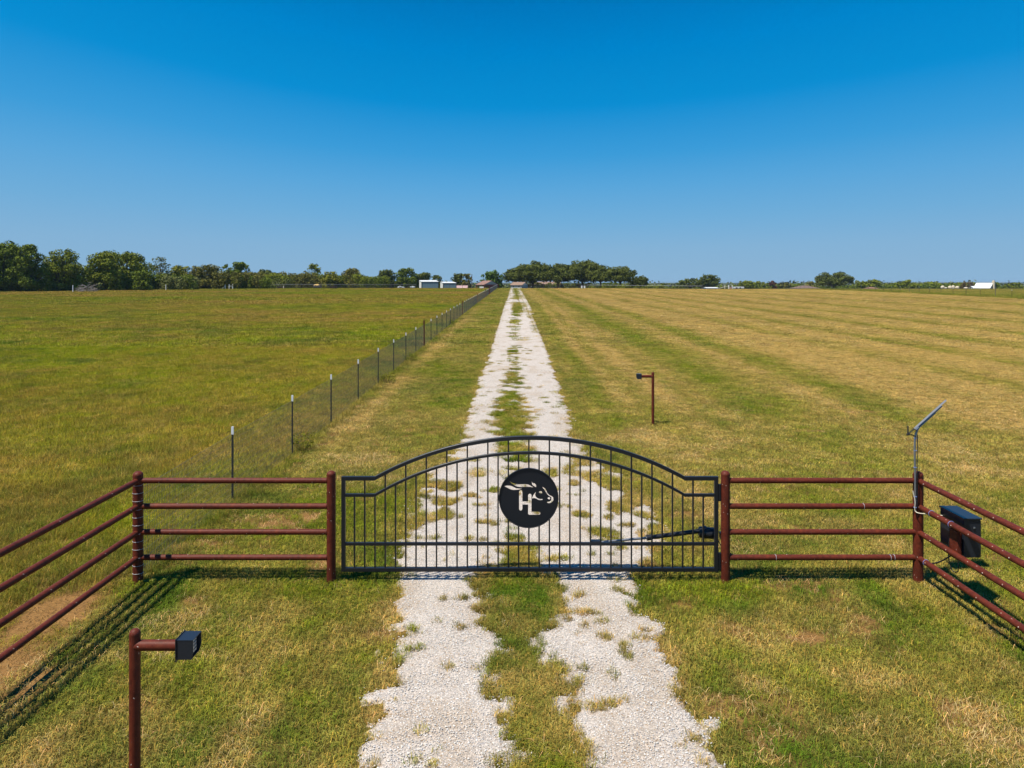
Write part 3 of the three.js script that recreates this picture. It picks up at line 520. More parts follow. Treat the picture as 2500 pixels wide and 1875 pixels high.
// ------------------------------------------------------------ wire fences
class Wires { constructor() { this.p = []; this.n = []; } seg(a, b, r) { const A = V3(...a), B = V3(...b), dir = B.clone().sub(A).normalize(), s = Math.abs(dir.y) > 0.8 ? V3(1, 0, 0) : V3(0, 1, 0), e = dir.clone().cross(s).normalize(), f = dir.clone().cross(e), q = [0, 1, 2].map((k) => e.clone().multiplyScalar(r * Math.cos(k * 2.094)).addScaledVector(f, r * Math.sin(k * 2.094))); for (let k = 0; k < 3; k++) { const u = q[k], v = q[(k + 1) % 3], P = [A.clone().add(u), A.clone().add(v), B.clone().add(v), A.clone().add(u), B.clone().add(v), B.clone().add(u)], N = u.clone().add(v).normalize(); for (const w of P) { this.p.push(w.x, w.y, w.z); this.n.push(N.x, N.y, N.z); } } } geo() { const g = new THREE.BufferGeometry(); g.setAttribute('position', new THREE.Float32BufferAttribute(this.p, 3)); g.setAttribute('normal', new THREE.Float32BufferAttribute(this.n, 3)); return g; } }
function tPost(t, x, z, h = 1.32, w = 1) {
  const y = ground(x, -z), p = add('t_post', [box(x, y + h / 2 - 0.15, z + 0.004, 0.036 * w, h + 0.3, 0.006), box(x, y + h / 2 - 0.15, z - 0.014, 0.006, h + 0.3, 0.032)], M.tpost, t);
  add('post_tip', [box(x, y + h - 0.065, z + 0.004, 0.042 * w, 0.14, 0.012), box(x, y + h - 0.065, z - 0.016, 0.011, 0.14, 0.036)], M.tip, p);
}
function rustPost(t, x, z, h = 1.4, r = 0.037, mat = M.pipe) { const y = ground(x, -z), p = add('post', cyl([x, y - 0.3, z], [x, y + h, z], r, r, 14, true), mat, t); add('post_cap', dome(x, y + h, z, r, 0.6), mat, p); }
{
  const t = thing('wire_fence', 'long wire netting fence on white tipped posts left of the drive', 'fence', 0, 0, 0), x = -5, H = 1.2;
  const ds = []; for (let d = 12.7; d < 244; d += 3.46) ds.push(d);
  ds.forEach((d, i) => ([8, 17, 26, 35, 41, 50, 59].includes(i) ? rustPost(t, x, -d, 1.46) : tPost(t, x, -d)));
  // brace assembly where the yard starts
  for (const d of [153.6, 158.2]) rustPost(t, x + 0.05, -d, 1.6, 0.07);
  add('brace', cyl([x + 0.05, ground(x, 154) + 1.2, -153.6], [x + 0.05, ground(x, 158) + 1.2, -158.2], 0.04, 0.04, 10), M.pipe, t);
  const v = new Wires(), hz = new Wires(), all = [9.36, ...ds];
  for (let d = 9.36, k = 0; d < 244; k++) { const X = d < 12.7 ? -4.9 - 0.1 * (d - 9.3) / 3.4 : x, y = ground(X, d), s = d < 40 ? 0.05 : d < 100 ? 0.1 : 0.2; v.seg([X, y + 0.03, -d], [X, y + H, -d], d < 20 ? 0.0023 : d < 40 ? 0.0019 : d < 100 ? 0.0024 : 0.0034); d += s; }
  for (let k = 0; k <= 11; k++) for (let i = 0; i < all.length - 1; i++) { const a = all[i], b = all[i + 1], y = 0.03 + k * (H - 0.03) / 11; hz.seg([a < 12 ? -4.9 : x, ground(x, a) + y, -a], [x, ground(x, b) + y, -b], k === 11 ? 0.0024 : 0.0017); }
  for (const [n, g] of [['upright_wires', v], ['level_wires', hz]]) { const m = add(n, g.geo(), M.wire, t); m.userData.kind = 'stuff'; }
}
{ // right boundary: white tipped posts at the edge of the mown meadow
  const t = thing('wire_fence', 'wire fence on white tipped posts along the right edge of the mown meadow', 'fence', 0, 0, 0), w = new Wires(), pts = [];
  for (let k = -2; k < 42; k++) { const d = 119 + k * 5.12; pts.push([fenceR(d), d]); [1, 8, 19, 30].includes(k) ? rustPost(t, fenceR(d), -d, 1.42, 0.05, M.pole) : tPost(t, fenceR(d), -d, 1.36, 1.9); }
  for (let i = 0; i < pts.length - 1; i++) for (const y of [0.15, 0.32, 0.5, 0.7, 0.92, 1.16]) { const [a, b] = pts[i], [c, e] = pts[i + 1]; w.seg([a, ground(a, b) + y, -b], [c, ground(c, e) + y, -e], 0.003); }
  add('wires', w.geo(), M.wire, t).userData.kind = 'stuff';
}
function farFence(name, label, a, b, n, H, top, netStep) {
  const t = thing(name, label, 'fence', 0, 0, 0), w = new Wires();
  const P = (f) => [a[0] + (b[0] - a[0]) * f, a[1] + (b[1] - a[1]) * f];
  for (let i = 0; i <= n; i++) { const [x, d] = P(i / n), y = ground(x, d); add('post', cyl([x, y - 0.2, -d], [x, y + H + 0.06, -d], 0.06, 0.055, 8), top ? M.wood : M.pole, t); if (i < n) { const [u, e] = P((i + 1) / n), z = ground(u, e); if (top) add('rail', cyl([x, y + H, -d], [u, z + H, -e], 0.032, 0.032, 6), top, t); for (let k = 1; k <= 8; k++) w.seg([x, y + H * k / 8.5, -d], [u, z + H * k / 8.5, -e], 0.006); } }
  const L = Math.hypot(b[0] - a[0], b[1] - a[1]), m = Math.floor(L / netStep); for (let i = 0; i < m; i++) { const [x, d] = P(i / m), y = ground(x, d); w.seg([x, y, -d], [x, y + H, -d], 0.006); }
  add('netting', w.geo(), M.netting, t).userData.kind = 'stuff';
}
farFence('net_fence', 'dark netting fence along the far edge of the left pasture', [U(560, 238), 238], [U(1016, 246), 246], 22, 1.35, M.steel, 0.18);
farFence('net_fence', 'dark netting fence in front of the oak grove and its house', [U(1292, 247), 247], [U(1432, 248), 248], 8, 1.3, M.wood, 0.15);
farFence('rail_fence', 'pale top rail fence running right from the oak grove', [U(1433, 248), 248], [U(1716, 262), 262], 14, 1.15, M.whitePaint, 2);
farFence('net_fence', 'grey wire fence crossing between the white sheds and the barn', [U(1082, 247), 247], [U(1176, 248), 248], 6, 1.5, null, 0.3);

// ------------------------------------------------------------ trees
function foliage(seed, blobs, per, leaf, flat = 0.75) {
  const r = rng(seed), p = [], nrm = new THREE.Vector3(), A = V3(0, 0, 0), B = V3(0, 0, 0), rnd = V3(0, 0, 0), C = V3(0, 0, 0);
  for (const [bx, by, bz, br] of blobs) {
    const n = Math.max(10, Math.round(per * br * br));
    for (let k = 0; k < n; k++) {
      const a = r() * 6.283, c = r() * 2 - 1, s = Math.sqrt(1 - c * c), q = br * (0.55 + 0.55 * Math.sqrt(r())) * (0.85 + 0.3 * vn(a * 3 + bx, c * 4 + by));
      nrm.set(s * Math.cos(a), c, s * Math.sin(a)); C.set(bx + nrm.x * q, by + nrm.y * q * flat, bz + nrm.z * q);
      rnd.set(r() - 0.5, r() - 0.5, r() - 0.5).multiplyScalar(1.9); nrm.add(rnd).normalize();
      A.set(r() - 0.5, r() - 0.5, r() - 0.5).cross(nrm).normalize(); B.copy(nrm).cross(A);
      const w = leaf * (0.5 + r()), h = w * (0.5 + 0.5 * r());
      const P = [[-w, 0], [0, -h], [w, 0], [0, h]].map(([i, j]) => [C.x + A.x * i + B.x * j, C.y + A.y * i + B.y * j, C.z + A.z * i + B.z * j]);
      p.push(...P[0], ...P[1], ...P[2], ...P[0], ...P[2], ...P[3]);
    }
  }
  const g = new THREE.BufferGeometry(); g.setAttribute('position', new THREE.Float32BufferAttribute(p, 3)); g.computeVertexNormals(); return g;
}
const leafMat = (r, g, b) => new THREE.MeshPhysicalMaterial({ color: rgb(r, g, b), roughness: 0.8, specularIntensity: 0.3, side: THREE.DoubleSide });
const LM = { oak: leafMat(0.098, 0.115, 0.018), dark: leafMat(0.115, 0.15, 0.01), mid: leafMat(0.16, 0.185, 0.012), yellow: leafMat(0.2, 0.2, 0.015), olive: leafMat(0.155, 0.145, 0.025), grey: leafMat(0.15, 0.165, 0.045), brown: leafMat(0.12, 0.085, 0.035), red: leafMat(0.13, 0.05, 0.03), bright: leafMat(0.09, 0.15, 0.018) };
let treeSeed = 1000;
// crown shape: 'round', 'spread' (live oak), 'tall' (loose, airy top)
function tree(name, label, u, topV, wPx, d, kind, shape, opt = {}) {
  const seed = treeSeed++, r = rng(seed), x = U(u, d), y = ground(x, d), H = Math.max(2.2, V(topV, d) - y), W = wPx * d / F, t = thing(name, label, opt.cat ?? 'tree', x, y, -d, 0, opt.group);
  const blobs = [], limbs = [], low = opt.low ?? (shape === 'spread' ? 0.2 : shape === 'bush' ? 0.01 : 0.04), n = Math.round(1.5 * (opt.n ?? (shape === 'tall' ? 34 : shape === 'bush' ? 26 : 44))), th = H * low;
  const trunkR = 0.035 * H + 0.05; limbs.push(cyl([0, -0.3, 0], [0.02 * H * (r() - 0.5), th + H * 0.12, 0], trunkR, trunkR * 0.75, 8));
  for (let k = 0; k < n; k++) {
    const a = k * 2.39996 + r() * 0.9, f = Math.sqrt((k + 0.5) / n), v = r();
    let rad, hy;
    if (shape === 'spread') { rad = f * 0.46; hy = low + (1 - low) * (0.12 + 0.72 * v * Math.sqrt(1 - 0.72 * f * f) + 0.05 * r()); }
    else if (shape === 'tall') { rad = f * (0.2 + 0.28 * (1 - Math.abs(v - 0.4) * 1.4)); hy = low + (1 - low) * (0.04 + 0.9 * v); }
    else { rad = f * 0.44 * Math.sqrt(Math.max(0.1, 1 - ((v - 0.38) / 0.72) ** 2)); hy = low + (1 - low) * (0.06 + 0.82 * v); }
    const br = Math.min(W, H) * (shape === 'tall' ? 0.105 : shape === 'spread' ? 0.155 : 0.135) * (0.55 + 0.9 * r()), bx = Math.cos(a) * rad * W, bz = Math.sin(a) * rad * W * 0.9, by = Math.min(hy * H * 1.04, H - br * 0.62);
    blobs.push([bx, by, bz, br]); if (k % 3 === 0) limbs.push(cyl([0, th, 0], [bx * 0.5, (th + by) / 2 + 0.1 * H * (r() - 0.2), bz * 0.5], trunkR * 0.5, trunkR * 0.3, 6), cyl([bx * 0.5, (th + by) / 2, bz * 0.5], [bx, by, bz], trunkR * 0.3, 0.02, 5));
  }
  // a few sprigs break the outline
  for (let k = 0; k < (opt.sprigs ?? 12); k++) { const b = blobs[Math.floor(r() * n)], a = r() * 6.28, c = 0.2 + 0.8 * r(), s = Math.sqrt(1 - c * c) * b[3]; blobs.push([b[0] + Math.cos(a) * s, Math.min(H - 0.1, b[1] + c * b[3] * 0.9), b[2] + Math.sin(a) * s, b[3] * 0.4]); }
  const leaf = 0.00085 * d * (opt.leaf ?? 1) + 0.03, per = (opt.dens ?? 1) * 4.2 / (leaf * leaf);
  add('trunk', limbs, M.bark, t); const c = add('crown', foliage(seed, blobs, per, leaf, shape === 'spread' ? 0.7 : 0.85), LM[kind], t);
  return t;
}
// left tree line, from the left edge of the picture towards the drive
const lt = (u) => 186 + 50 * ss(0, 620, u);          // distance of the line
tree('shade_tree', 'tallest dark tree at the far left end of the tree line', 0, 578, 95, lt(0), 'dark', 'round', { n: 44 });
tree('shade_tree', 'tall dark tree second from the left end of the tree line', 66, 596, 92, lt(60), 'dark', 'round', { n: 44 });
tree('shade_tree', 'loose topped green tree left of the grey brush pile', 152, 609, 92, lt(150), 'mid', 'tall', { n: 40 });
tree('shade_tree', 'broad twin lobed green tree right of the grey brush pile', 258, 614, 92, lt(260), 'mid', 'round', { n: 40 });
tree('shade_tree', 'broad green tree leaning on the twin lobed tree from its right', 322, 618, 92, lt(330), 'mid', 'round', { n: 40 });
tree('thin_tree', 'thin grey green feathery tree in the left tree line', 392, 629, 60, lt(390), 'grey', 'tall', { dens: 0.55, low: 0.05 });
tree('bushy_tree', 'low yellow green bushy tree just right of the feathery tree', 440, 650, 62, lt(440), 'yellow', 'bush');
tree('bushy_tree', 'brownish olive scrubby tree between the yellow green one and the white brace posts', 505, 648, 92, lt(500), 'olive', 'bush', { sprigs: 20 });
tree('shade_tree', 'small narrow tree behind the white brace posts', 553, 645, 34, lt(550), 'dark', 'tall', { low: 0.05 });
tree('shade_tree', 'rounded dark tree standing above the right end of the near tree line', 585, 637, 46, lt(585), 'dark', 'round', { low: 0.08 });
tree('oak_tree', 'dark domed oak standing farther back above the low hedge', 650, 659, 48, 300, 'oak', 'round');
tree('shade_tree', 'tall feathery tree rising above the hay feeder', 766, 645, 40, 275, 'mid', 'tall', { dens: 0.8 });
tree('bushy_tree', 'yellow green bush tree right of the hay feeder', 806, 664, 50, 268, 'yellow', 'bush');
tree('oak_tree', 'brown green domed oak midway between the hay feeder and the white shed', 858, 656, 56, 275, 'olive', 'round', { n: 44, low: 0.06 });
tree('oak_tree', 'leftmost oak of the clump behind the larger white shed', 943, 660, 46, 300, 'oak', 'round');
tree('oak_tree', 'biggest oak of the clump behind the larger white shed', 992, 655, 66, 302, 'dark', 'round', { n: 44 });
tree('oak_tree', 'oak whose crown shows just over the larger white shed roof', 1034, 665, 40, 304, 'oak', 'round');
tree('oak_tree', 'small oak showing between the two white sheds', 1065, 672, 28, 306, 'oak', 'round');
tree('oak_tree', 'oak with a pointed top right of the smaller white shed', 1120, 668, 34, 300, 'oak', 'round', { sprigs: 14 });
tree('oak_tree', 'ragged oak beside the utility pole', 1140, 669, 30, 296, 'olive', 'tall', { dens: 0.9 });
tree('oak_tree', 'round bright green tree behind the open barn', 1200, 660, 60, 290, 'bright', 'round', { n: 40 });
// live oak grove at the end of the drive
tree('live_oak', 'low spreading live oak over the house roof at the end of the drive', 1258, 655, 52, 286, 'oak', 'spread', { low: 0.3 });
tree('live_oak', 'live oak at the left shoulder of the grove', 1300, 637, 88, 278, 'oak', 'spread', { n: 50, low: 0.2 });
tree('live_oak', 'live oak left of the middle of the grove', 1362, 640, 84, 276, 'oak', 'spread', { n: 48, low: 0.2 });
tree('live_oak', 'tallest live oak in the middle of the grove', 1422, 634, 92, 280, 'oak', 'spread', { n: 52, low: 0.22 });
tree('live_oak', 'live oak with open forked limbs right of the tallest one', 1466, 648, 62, 276, 'oak', 'spread', { n: 36, low: 0.26 });
tree('live_oak', 'live oak near the right end of the grove', 1514, 650, 62, 276, 'oak', 'spread', { n: 38, low: 0.26 });
tree('live_oak', 'thin airy live oak behind the right end of the grove', 1546, 660, 34, 284, 'oak', 'tall', { dens: 0.7 });
tree('live_oak', 'small last live oak at the right end of the grove', 1562, 672, 38, 278, 'oak', 'spread', { low: 0.15 });
// right half, farther off
tree('oak_tree', 'left half of the dark oak clump behind the low white roof', 1685, 678, 72, 360, 'oak', 'spread', { low: 0.08, n: 44 });
tree('oak_tree', 'right half of the dark oak clump behind the low white roof', 1730, 671, 62, 356, 'oak', 'round', { low: 0.06, n: 44 });
tree('bushy_tree', 'green tree with a leaning top behind the white trailer', 1828, 681, 58, 420, 'mid', 'spread', { low: 0.05 });
tree('bushy_tree', 'low green tree right of the one with a leaning top', 1868, 688, 40, 430, 'mid', 'bush');
tree('bushy_tree', 'reddish brown leaved tree in the far hedge', 1886, 686, 20, 432, 'red', 'bush');
tree('bushy_tree', 'olive tree left of the grey brown hip roof', 1916, 688, 34, 440, 'olive', 'bush');
tree('bushy_tree', 'small round tree behind the grey brown hip roof', 1980, 688, 26, 480, 'olive', 'round', { low: 0.06 });
tree('oak_tree', 'large dark oak with a ragged right side on the right skyline', 2036, 663, 92, 380, 'oak', 'spread', { n: 54, low: 0.12, sprigs: 16 });
tree('bushy_tree', 'small green tree just right of the large dark oak', 2105, 687, 28, 430, 'mid', 'round', { low: 0.06 });
tree('bushy_tree', 'pointed green tree beside the tan brick roof', 2134, 683, 38, 430, 'mid', 'round', { low: 0.06 });
tree('bushy_tree', 'broad green tree between the tan roof and the pale blocks', 2213, 681, 52, 440, 'mid', 'spread', { low: 0.04, n: 40 });
tree('bushy_tree', 'low green tree above the leftmost pale blocks', 2275, 686, 54, 450, 'mid', 'bush', { n: 30 });
tree('bushy_tree', 'dark low tree left of the white roofed house', 2362, 689, 44, 400, 'brown', 'bush', { n: 30 });
tree('bushy_tree', 'dark tree right of the limestone chimney', 2432, 689, 28, 390, 'dark', 'bush');
tree('bushy_tree', 'green tree at the right edge of the picture under the power pole', 2474, 690, 58, 420, 'mid', 'bush', { n: 30 });

// brush and hedges that read as one mass
function hedge(name, label, pts, kinds, seed, leafK = 1) {
  // pts: [u0, u1, topV, d, kind]
  const r = rng(seed), by = {};
  for (const [u0, u1, topV, d, kind] of pts) {
    const step = 7; for (let u = u0; u < u1; u += step * (0.7 + 0.6 * r())) { const dd = d + (r() - 0.3) * 12, x = U(u, dd), y = ground(x, dd), top = V(topV + (r() - 0.5) * 5, dd), H = Math.max(0.8, top - y), br = Math.max(0.7, Math.min(H * 0.42, 9 * d / F * (0.7 + 0.6 * r()))); for (let h = y + br * 0.5; h < top - br * 0.5 + 0.01; h += br * 0.9) (by[kind] ??= []).push([x + (r() - 0.5) * br, h + (r() - 0.5) * 0.3 * br, -dd + (r() - 0.5) * br, br * (0.75 + 0.5 * r())]); (by[kind]).push([x, top - br * 0.6, -dd, br * 0.75]); }
  }
  for (const k of Object.keys(by)) { const d = -by[k][0][2], leaf = 0.00085 * d * leafK + 0.03; const m = add(name, foliage(seed + k.length, by[k], 3.0 / (leaf * leaf), leaf, 0.9), LM[k]); tag(m, label(k), 'brush', null, 'stuff'); }
}
hedge('brush', (k) => ({ dark: 'dark undergrowth filling the foot of the left tree line', mid: 'green brush among the left tree line and hedge', olive: 'olive scrub among the left tree line and hedge', grey: 'pale grey green scrub in front of the left hedge', yellow: 'yellow green brush in the left hedge' })[k],
  [[-40, 130, 655, 190, 'dark'], [-30, 60, 625, 196, 'dark'], [120, 220, 650, 196, 'mid'], [130, 215, 672, 196, 'dark'], [210, 365, 660, 204, 'dark'], [230, 250, 690, 200, 'grey'], [330, 470, 672, 216, 'dark'], [370, 480, 676, 214, 'grey'], [430, 640, 664, 228, 'olive'], [470, 660, 676, 232, 'dark'], [560, 700, 670, 250, 'mid'], [600, 770, 668, 262, 'olive'], [620, 700, 680, 250, 'grey'], [640, 900, 672, 272, 'mid'], [740, 940, 676, 285, 'dark'], [760, 860, 682, 270, 'olive'], [860, 960, 677, 295, 'mid'], [920, 1075, 686, 310, 'dark']], null, 501);
hedge('brush', (k) => ({ dark: 'dark undergrowth beneath the live oak grove', mid: 'green shrubs beneath the live oak grove' })[k], [[1290, 1440, 691, 284, 'dark'], [1470, 1575, 692, 292, 'dark'], [1430, 1620, 697, 268, 'mid']], null, 502, 0.9);
hedge('brush', (k) => ({ dark: 'dark far hedge behind the right meadow', mid: 'green far hedge behind the right meadow', olive: 'olive far hedge behind the right meadow' })[k], [[1570, 1660, 699, 380, 'mid'], [1600, 1770, 700, 400, 'dark'], [1790, 1960, 695, 450, 'dark'], [1850, 2000, 695, 470, 'olive'], [1990, 2110, 698, 430, 'dark'], [2080, 2200, 695, 450, 'mid'], [2130, 2300, 695, 440, 'dark'], [2180, 2380, 691, 470, 'mid'], [2250, 2390, 695, 430, 'dark'], [2380, 2460, 699, 440, 'dark'], [2440, 2530, 698, 440, 'mid']], null, 503, 1.1);
{ // woods in the valley, far beyond the crest
  const r = rng(88), bl = []; for (let k = 0; k < 2600; k++) { const d = 520 + 2600 * r() * r(), x = (r() * 2 - 1) * 0.85 * d; if (fbm(x / 180, d / 260, 2) < 0.47) continue; bl.push([x, ground(x, d) + 2.5, -d, (3 + 3.5 * r()) * (1 + d / 3000)]); }
  tag(add('distant_woods', foliage(9, bl, 2.2, 0.75, 0.8), LM.oak), 'far off dark woods in the valley below the horizon', 'woods', null, 'stuff');
}
{ // pile of dead branches
  const r = rng(66), d = 184, x = U(212, d), y = ground(x, d), t = tag(add('brush_pile', Array.from({ length: 110 }, () => { const a = r() * 6.28, q = Math.sqrt(r()) * 1.5, h = 3.2 * (1 - q / 2.0) * r(), b = a + (r() - 0.5) * 2.2, L = 0.6 + 1.2 * r(); return cyl([Math.cos(a) * q, h, Math.sin(a) * q], [Math.cos(a) * q + Math.cos(b) * L, h + (r() - 0.3) * 1.1, Math.sin(a) * q + Math.sin(b) * L], 0.06, 0.025, 4); }), M.deadwood), 'pile of bare grey branches in front of the left tree line', 'brush pile'); t.position.set(x, y, -d);
}
{ // weeds and tufts at the foot of the left wire fence
  const w = [[-4.75, 26.8, 0.42, 'weed', 'yellow green weed clump at the fence foot between the fifth and sixth posts'], [-4.9, 16.6, 0.34, 'weed', 'brown stemmed weed at the foot of the second fence post'], [-4.85, 33.4, 0.36, 'weed', 'dark green weed at the fence foot beside the first rusty pipe post'], [-4.8, 58, 0.42, 'weed', 'dark green weed at the fence foot far along the drive']];
  for (const [x, d, h, n, label] of w) { const r = rng(Math.round(d * 10)), bl = []; for (let k = 0; k < 16; k++) bl.push([(r() - 0.5) * h * 1.6, h * (0.2 + 0.7 * r()), (r() - 0.5) * h * 1.8, h * 0.24]); const t = thing('weed', label, 'weed', x, ground(x, d), -d); add('stems', bl.map((b) => cyl([b[0] * 0.3, -0.02, b[2] * 0.3], [b[0], b[1], b[2]], 0.004, 0.002, 4)), M.wood, t); add('leaves', foliage(Math.round(d), bl, 5200, 0.016, 1), d > 30 ? LM.mid : LM.yellow, t); }
}

// ------------------------------------------------------------ buildings and farm things along the crest
function shed(label, u0, u1, eaveV, ridgeV, d, lean, depth) {
  const x0 = U(u0, d), w = U(u1, d) - x0, y = ground(x0 + w / 2, d), t = thing('shed', label, 'shed', x0, y, -d), H = V(eaveV, d) - y, hb = V(ridgeV, d + depth) - y;
  const side = (x) => polyMesh([[[x, 0, 0], [x - lean, 0, -depth], [x - lean, hb, -depth], [x, H, 0]]]);
  add('side_wall', side(0), M.white, t); add('side_wall', side(w), M.white, t);
  add('back_wall', polyMesh([[[-lean, 0, -depth], [w - lean, 0, -depth], [w - lean, hb, -depth], [-lean, hb, -depth]]]), M.white, t);
  const n = Math.round(w / 0.9); for (let i = 0; i < n; i++) { const a = w * i / n, b = w * (i + 1) / n; add('wall_sheet', [box((a + b) / 2, H / 2, 0, b - a - 0.012, H, 0.03), box(b - 0.03, H / 2, 0.025, 0.04, H, 0.02)], M.blueWall, t); }
  const rp = 12; for (let i = 0; i < rp; i++) { const a = (w + 0.3) * i / rp - 0.15, b = (w + 0.3) * (i + 1) / rp - 0.165; add('roof_sheet', polyMesh([[[a, H + 0.04, 0.2], [b, H + 0.04, 0.2], [b - lean, hb + 0.06, -depth - 0.15], [a - lean, hb + 0.06, -depth - 0.15]], [[a, H - 0.06, 0.2], [b, H - 0.06, 0.2], [b, H + 0.04, 0.2], [a, H + 0.04, 0.2]]]), M.white, t); }
  for (const x of [0.02, w - 0.02]) add('corner_post', box(x, H / 2, 0.05, 0.24, H - 0.1, 0.14), M.darkTrim, t);
  return t;
}
shed('larger white and grey blue metal shed at the edge of the left pasture', 1029.5, 1070.5, 687.6, 684.4, 262, 1.7, 6);
shed('smaller white and grey metal shed right of the larger one', 1082, 1114, 690.8, 688.2, 270, 1.7, 6);
{ // open barn with a rusty roof
  const d = 252, x = U(1190, d), y = ground(x, d), t = thing('barn', 'open sided barn with a rusty tin roof beside the fence end', 'barn', x, y, -d, 0.62), w = 6, l = 5, e = V(695.5, d) - y, rdg = V(685, d) - y;
  for (const s of [-1, 1]) { const n = 7; for (let i = 0; i < n; i++) { const z0 = -l / 2 - 0.3 + (l + 0.6) * i / n, z1 = z0 + (l + 0.6) / n - 0.02; add('roof_sheet', polyMesh([[[0, rdg, z0], [0, rdg, z1], [s * (w / 2 + 0.4), e, z1], [s * (w / 2 + 0.4), e, z0]]]), M.rustRoof, t); } }
  add('gable', polyMesh([[[-w / 2, e, l / 2], [w / 2, e, l / 2], [0, rdg - 0.08, l / 2]]]), M.houseWall, t); add('gable', polyMesh([[[-w / 2, e, -l / 2], [w / 2, e, -l / 2], [0, rdg - 0.08, -l / 2]]]), M.houseWall, t);
  for (const px of [-w / 2, 0, w / 2]) for (const pz of [-l / 2, l / 2]) add('post', box(px, e / 2, pz, 0.22, e, 0.22), M.redPaint, t);
  for (const h of [0.5, 0.95, 1.4]) for (const pz of [-l / 2, l / 2]) add('rail', box(0, h, pz, w, 0.16, 0.08), M.redPaint, t);
  add('beam', [box(0, e - 0.12, l / 2, w, 0.24, 0.15), box(0, e - 0.12, -l / 2, w, 0.24, 0.15)], M.redPaint, t);
  add('back_wall', box(w / 2 - 0.1, e / 2, 0, 0.08, e, l - 0.3), M.pole, t);
  tag(add('trough', [box(0, 0.3, 0, 1.4, 0.5, 0.6, 0.05)], M.whitePaint), 'small white trough in front of the open barn', 'trough').position.set(U(1176, 244), ground(U(1176, 244), 244), -244);
}
function house(label, u0, u1, eaveV, ridgeV, d, depth, turn, wall, roof, opts = {}) {
  const x = U((u0 + u1) / 2, d), y = ground(x, d), w = (u1 - u0) * d / F, e = V(eaveV, d) - y, rg = V(ridgeV, d) - y, t = thing('house', label, 'house', x, y, -d, turn), o = 0.35, hip = opts.hip ? depth * 0.45 : 0;
  add('wall', [box(0, e / 2, depth / 2 - 0.1, w, e, 0.2), box(0, e / 2, -depth / 2 + 0.1, w, e, 0.2), box(-w / 2 + 0.1, e / 2, 0, 0.2, e, depth - 0.4), box(w / 2 - 0.1, e / 2, 0, 0.2, e, depth - 0.4)], wall, t);
  const A = [-w / 2 - o, e, depth / 2 + o], B = [w / 2 + o, e, depth / 2 + o], C = [w / 2 + o, e, -depth / 2 - o], D = [-w / 2 - o, e, -depth / 2 - o], P = [-w / 2 - (hip ? -hip : o), rg, 0], Q = [w / 2 + (hip ? -hip : o), rg, 0];
  const rf = add('roof', polyMesh([[A, B, Q, P], [C, D, P, Q], ...(hip ? [[D, A, P], [B, C, Q]] : [])]), roof, t);
  if (!hip) add('gable', polyMesh([[[-w / 2, e, depth / 2], [-w / 2, e, -depth / 2], [-w / 2, rg - 0.1, 0]], [[w / 2, e, depth / 2], [w / 2, e, -depth / 2], [w / 2, rg - 0.1, 0]]]), opts.gable ?? wall, t);
  const n = Math.max(1, Math.round(w / 3)); for (let i = 0; i < n; i++) { const wx = -w / 2 + w * (i + 0.5) / n, win = add('window', box(wx, e * 0.55, depth / 2 + 0.02, 1, Math.min(1.2, e * 0.5), 0.06), M.whitePaint, t); add('pane', box(wx, e * 0.55, depth / 2 + 0.05, 0.84, Math.min(1.04, e * 0.5 - 0.16), 0.03), M.window, win); }
  return { t, rf, w, e, rg };
}
house('small house with a tan shingle roof and pale gable at the end of the drive', 1253, 1283, 696, 688.5, 272, 5, -0.5, M.houseWall, M.shingle, { gable: M.whitePaint });
house('long grey house with a tan roof mostly hidden behind the grove', 1298, 1366, 695, 687.5, 300, 8, 0.1, M.houseWall, M.shingle);
house('house with a grey brown hip roof in the far hedge', 1936, 1992, 704, 697, 400, 11, 0, M.stone, std({ map: shingleTex, color: rgb(0.62, 0.62, 0.68), roughness: 0.9 }), { hip: true });
house('far brick house with a low tan roof', 2117, 2137, 704, 700, 400, 6, 0.2, std({ color: rgb(0.45, 0.25, 0.17) }), std({ map: shingleTex, color: rgb(0.95, 0.78, 0.7), roughness: 0.9 }), { hip: true });
{
  const h = house('house with a bright white metal roof and limestone chimney on the right skyline', 2388, 2420, 703.5, 690.5, 330, 9, -0.85, M.stone, M.white);
  add('chimney', [box(h.w / 2 + 0.5, (h.rg + 0.9) / 2, 0, 1, h.rg + 0.9, 1.3), box(h.w / 2 + 0.5, h.rg + 1.0, 0, 0.6, 0.3, 0.8)], M.stone, h.t);
}
house('low white outbuilding just left of the white roofed house', 2371, 2385, 703, 698.5, 338, 4, 0, M.whitePaint, M.white);
house('low white roofed shed half hidden behind the right meadow', 1718, 1748, 703.2, 701, 300, 4.5, 0.25, M.whitePaint, M.white);
house('pinkish low roof right of the smaller white shed', 1112, 1140, 703, 697, 290, 5, 0, std({ color: rgb(0.5, 0.3, 0.3) }), std({ color: rgb(0.55, 0.36, 0.36), map: metalTex }));
function pole(label, u, topV, baseV, d, arm, cat = 'utility pole') { const x = U(u, d), y = ground(x, d), H = V(topV, d) - y, t = thing('utility_pole', label, cat, x, y, -d); add('pole', cyl([0, -0.5, 0], [0, H, 0], 0.19, 0.13, 8), M.pole, t); if (arm) { add('crossarm', box(0, H - 0.5, 0, arm, 0.14, 0.14), M.pole, t); add('transformer', cyl([0.35, H - 2, 0], [0.35, H - 1.1, 0], 0.25, 0.25, 10), M.steel, t); } return t; }
pole('utility pole between the ragged oak and the open barn', 1152, 669, 700, 285, 0);
pole('thin power pole above the grey brown hip roof', 1962, 685, 700, 480, 1.6);
pole('thin power pole rising behind the pointed green tree', 2146, 683, 700, 480, 1.6);
pole('power pole near the right edge of the picture', 2463, 684, 700, 430, 1.8);
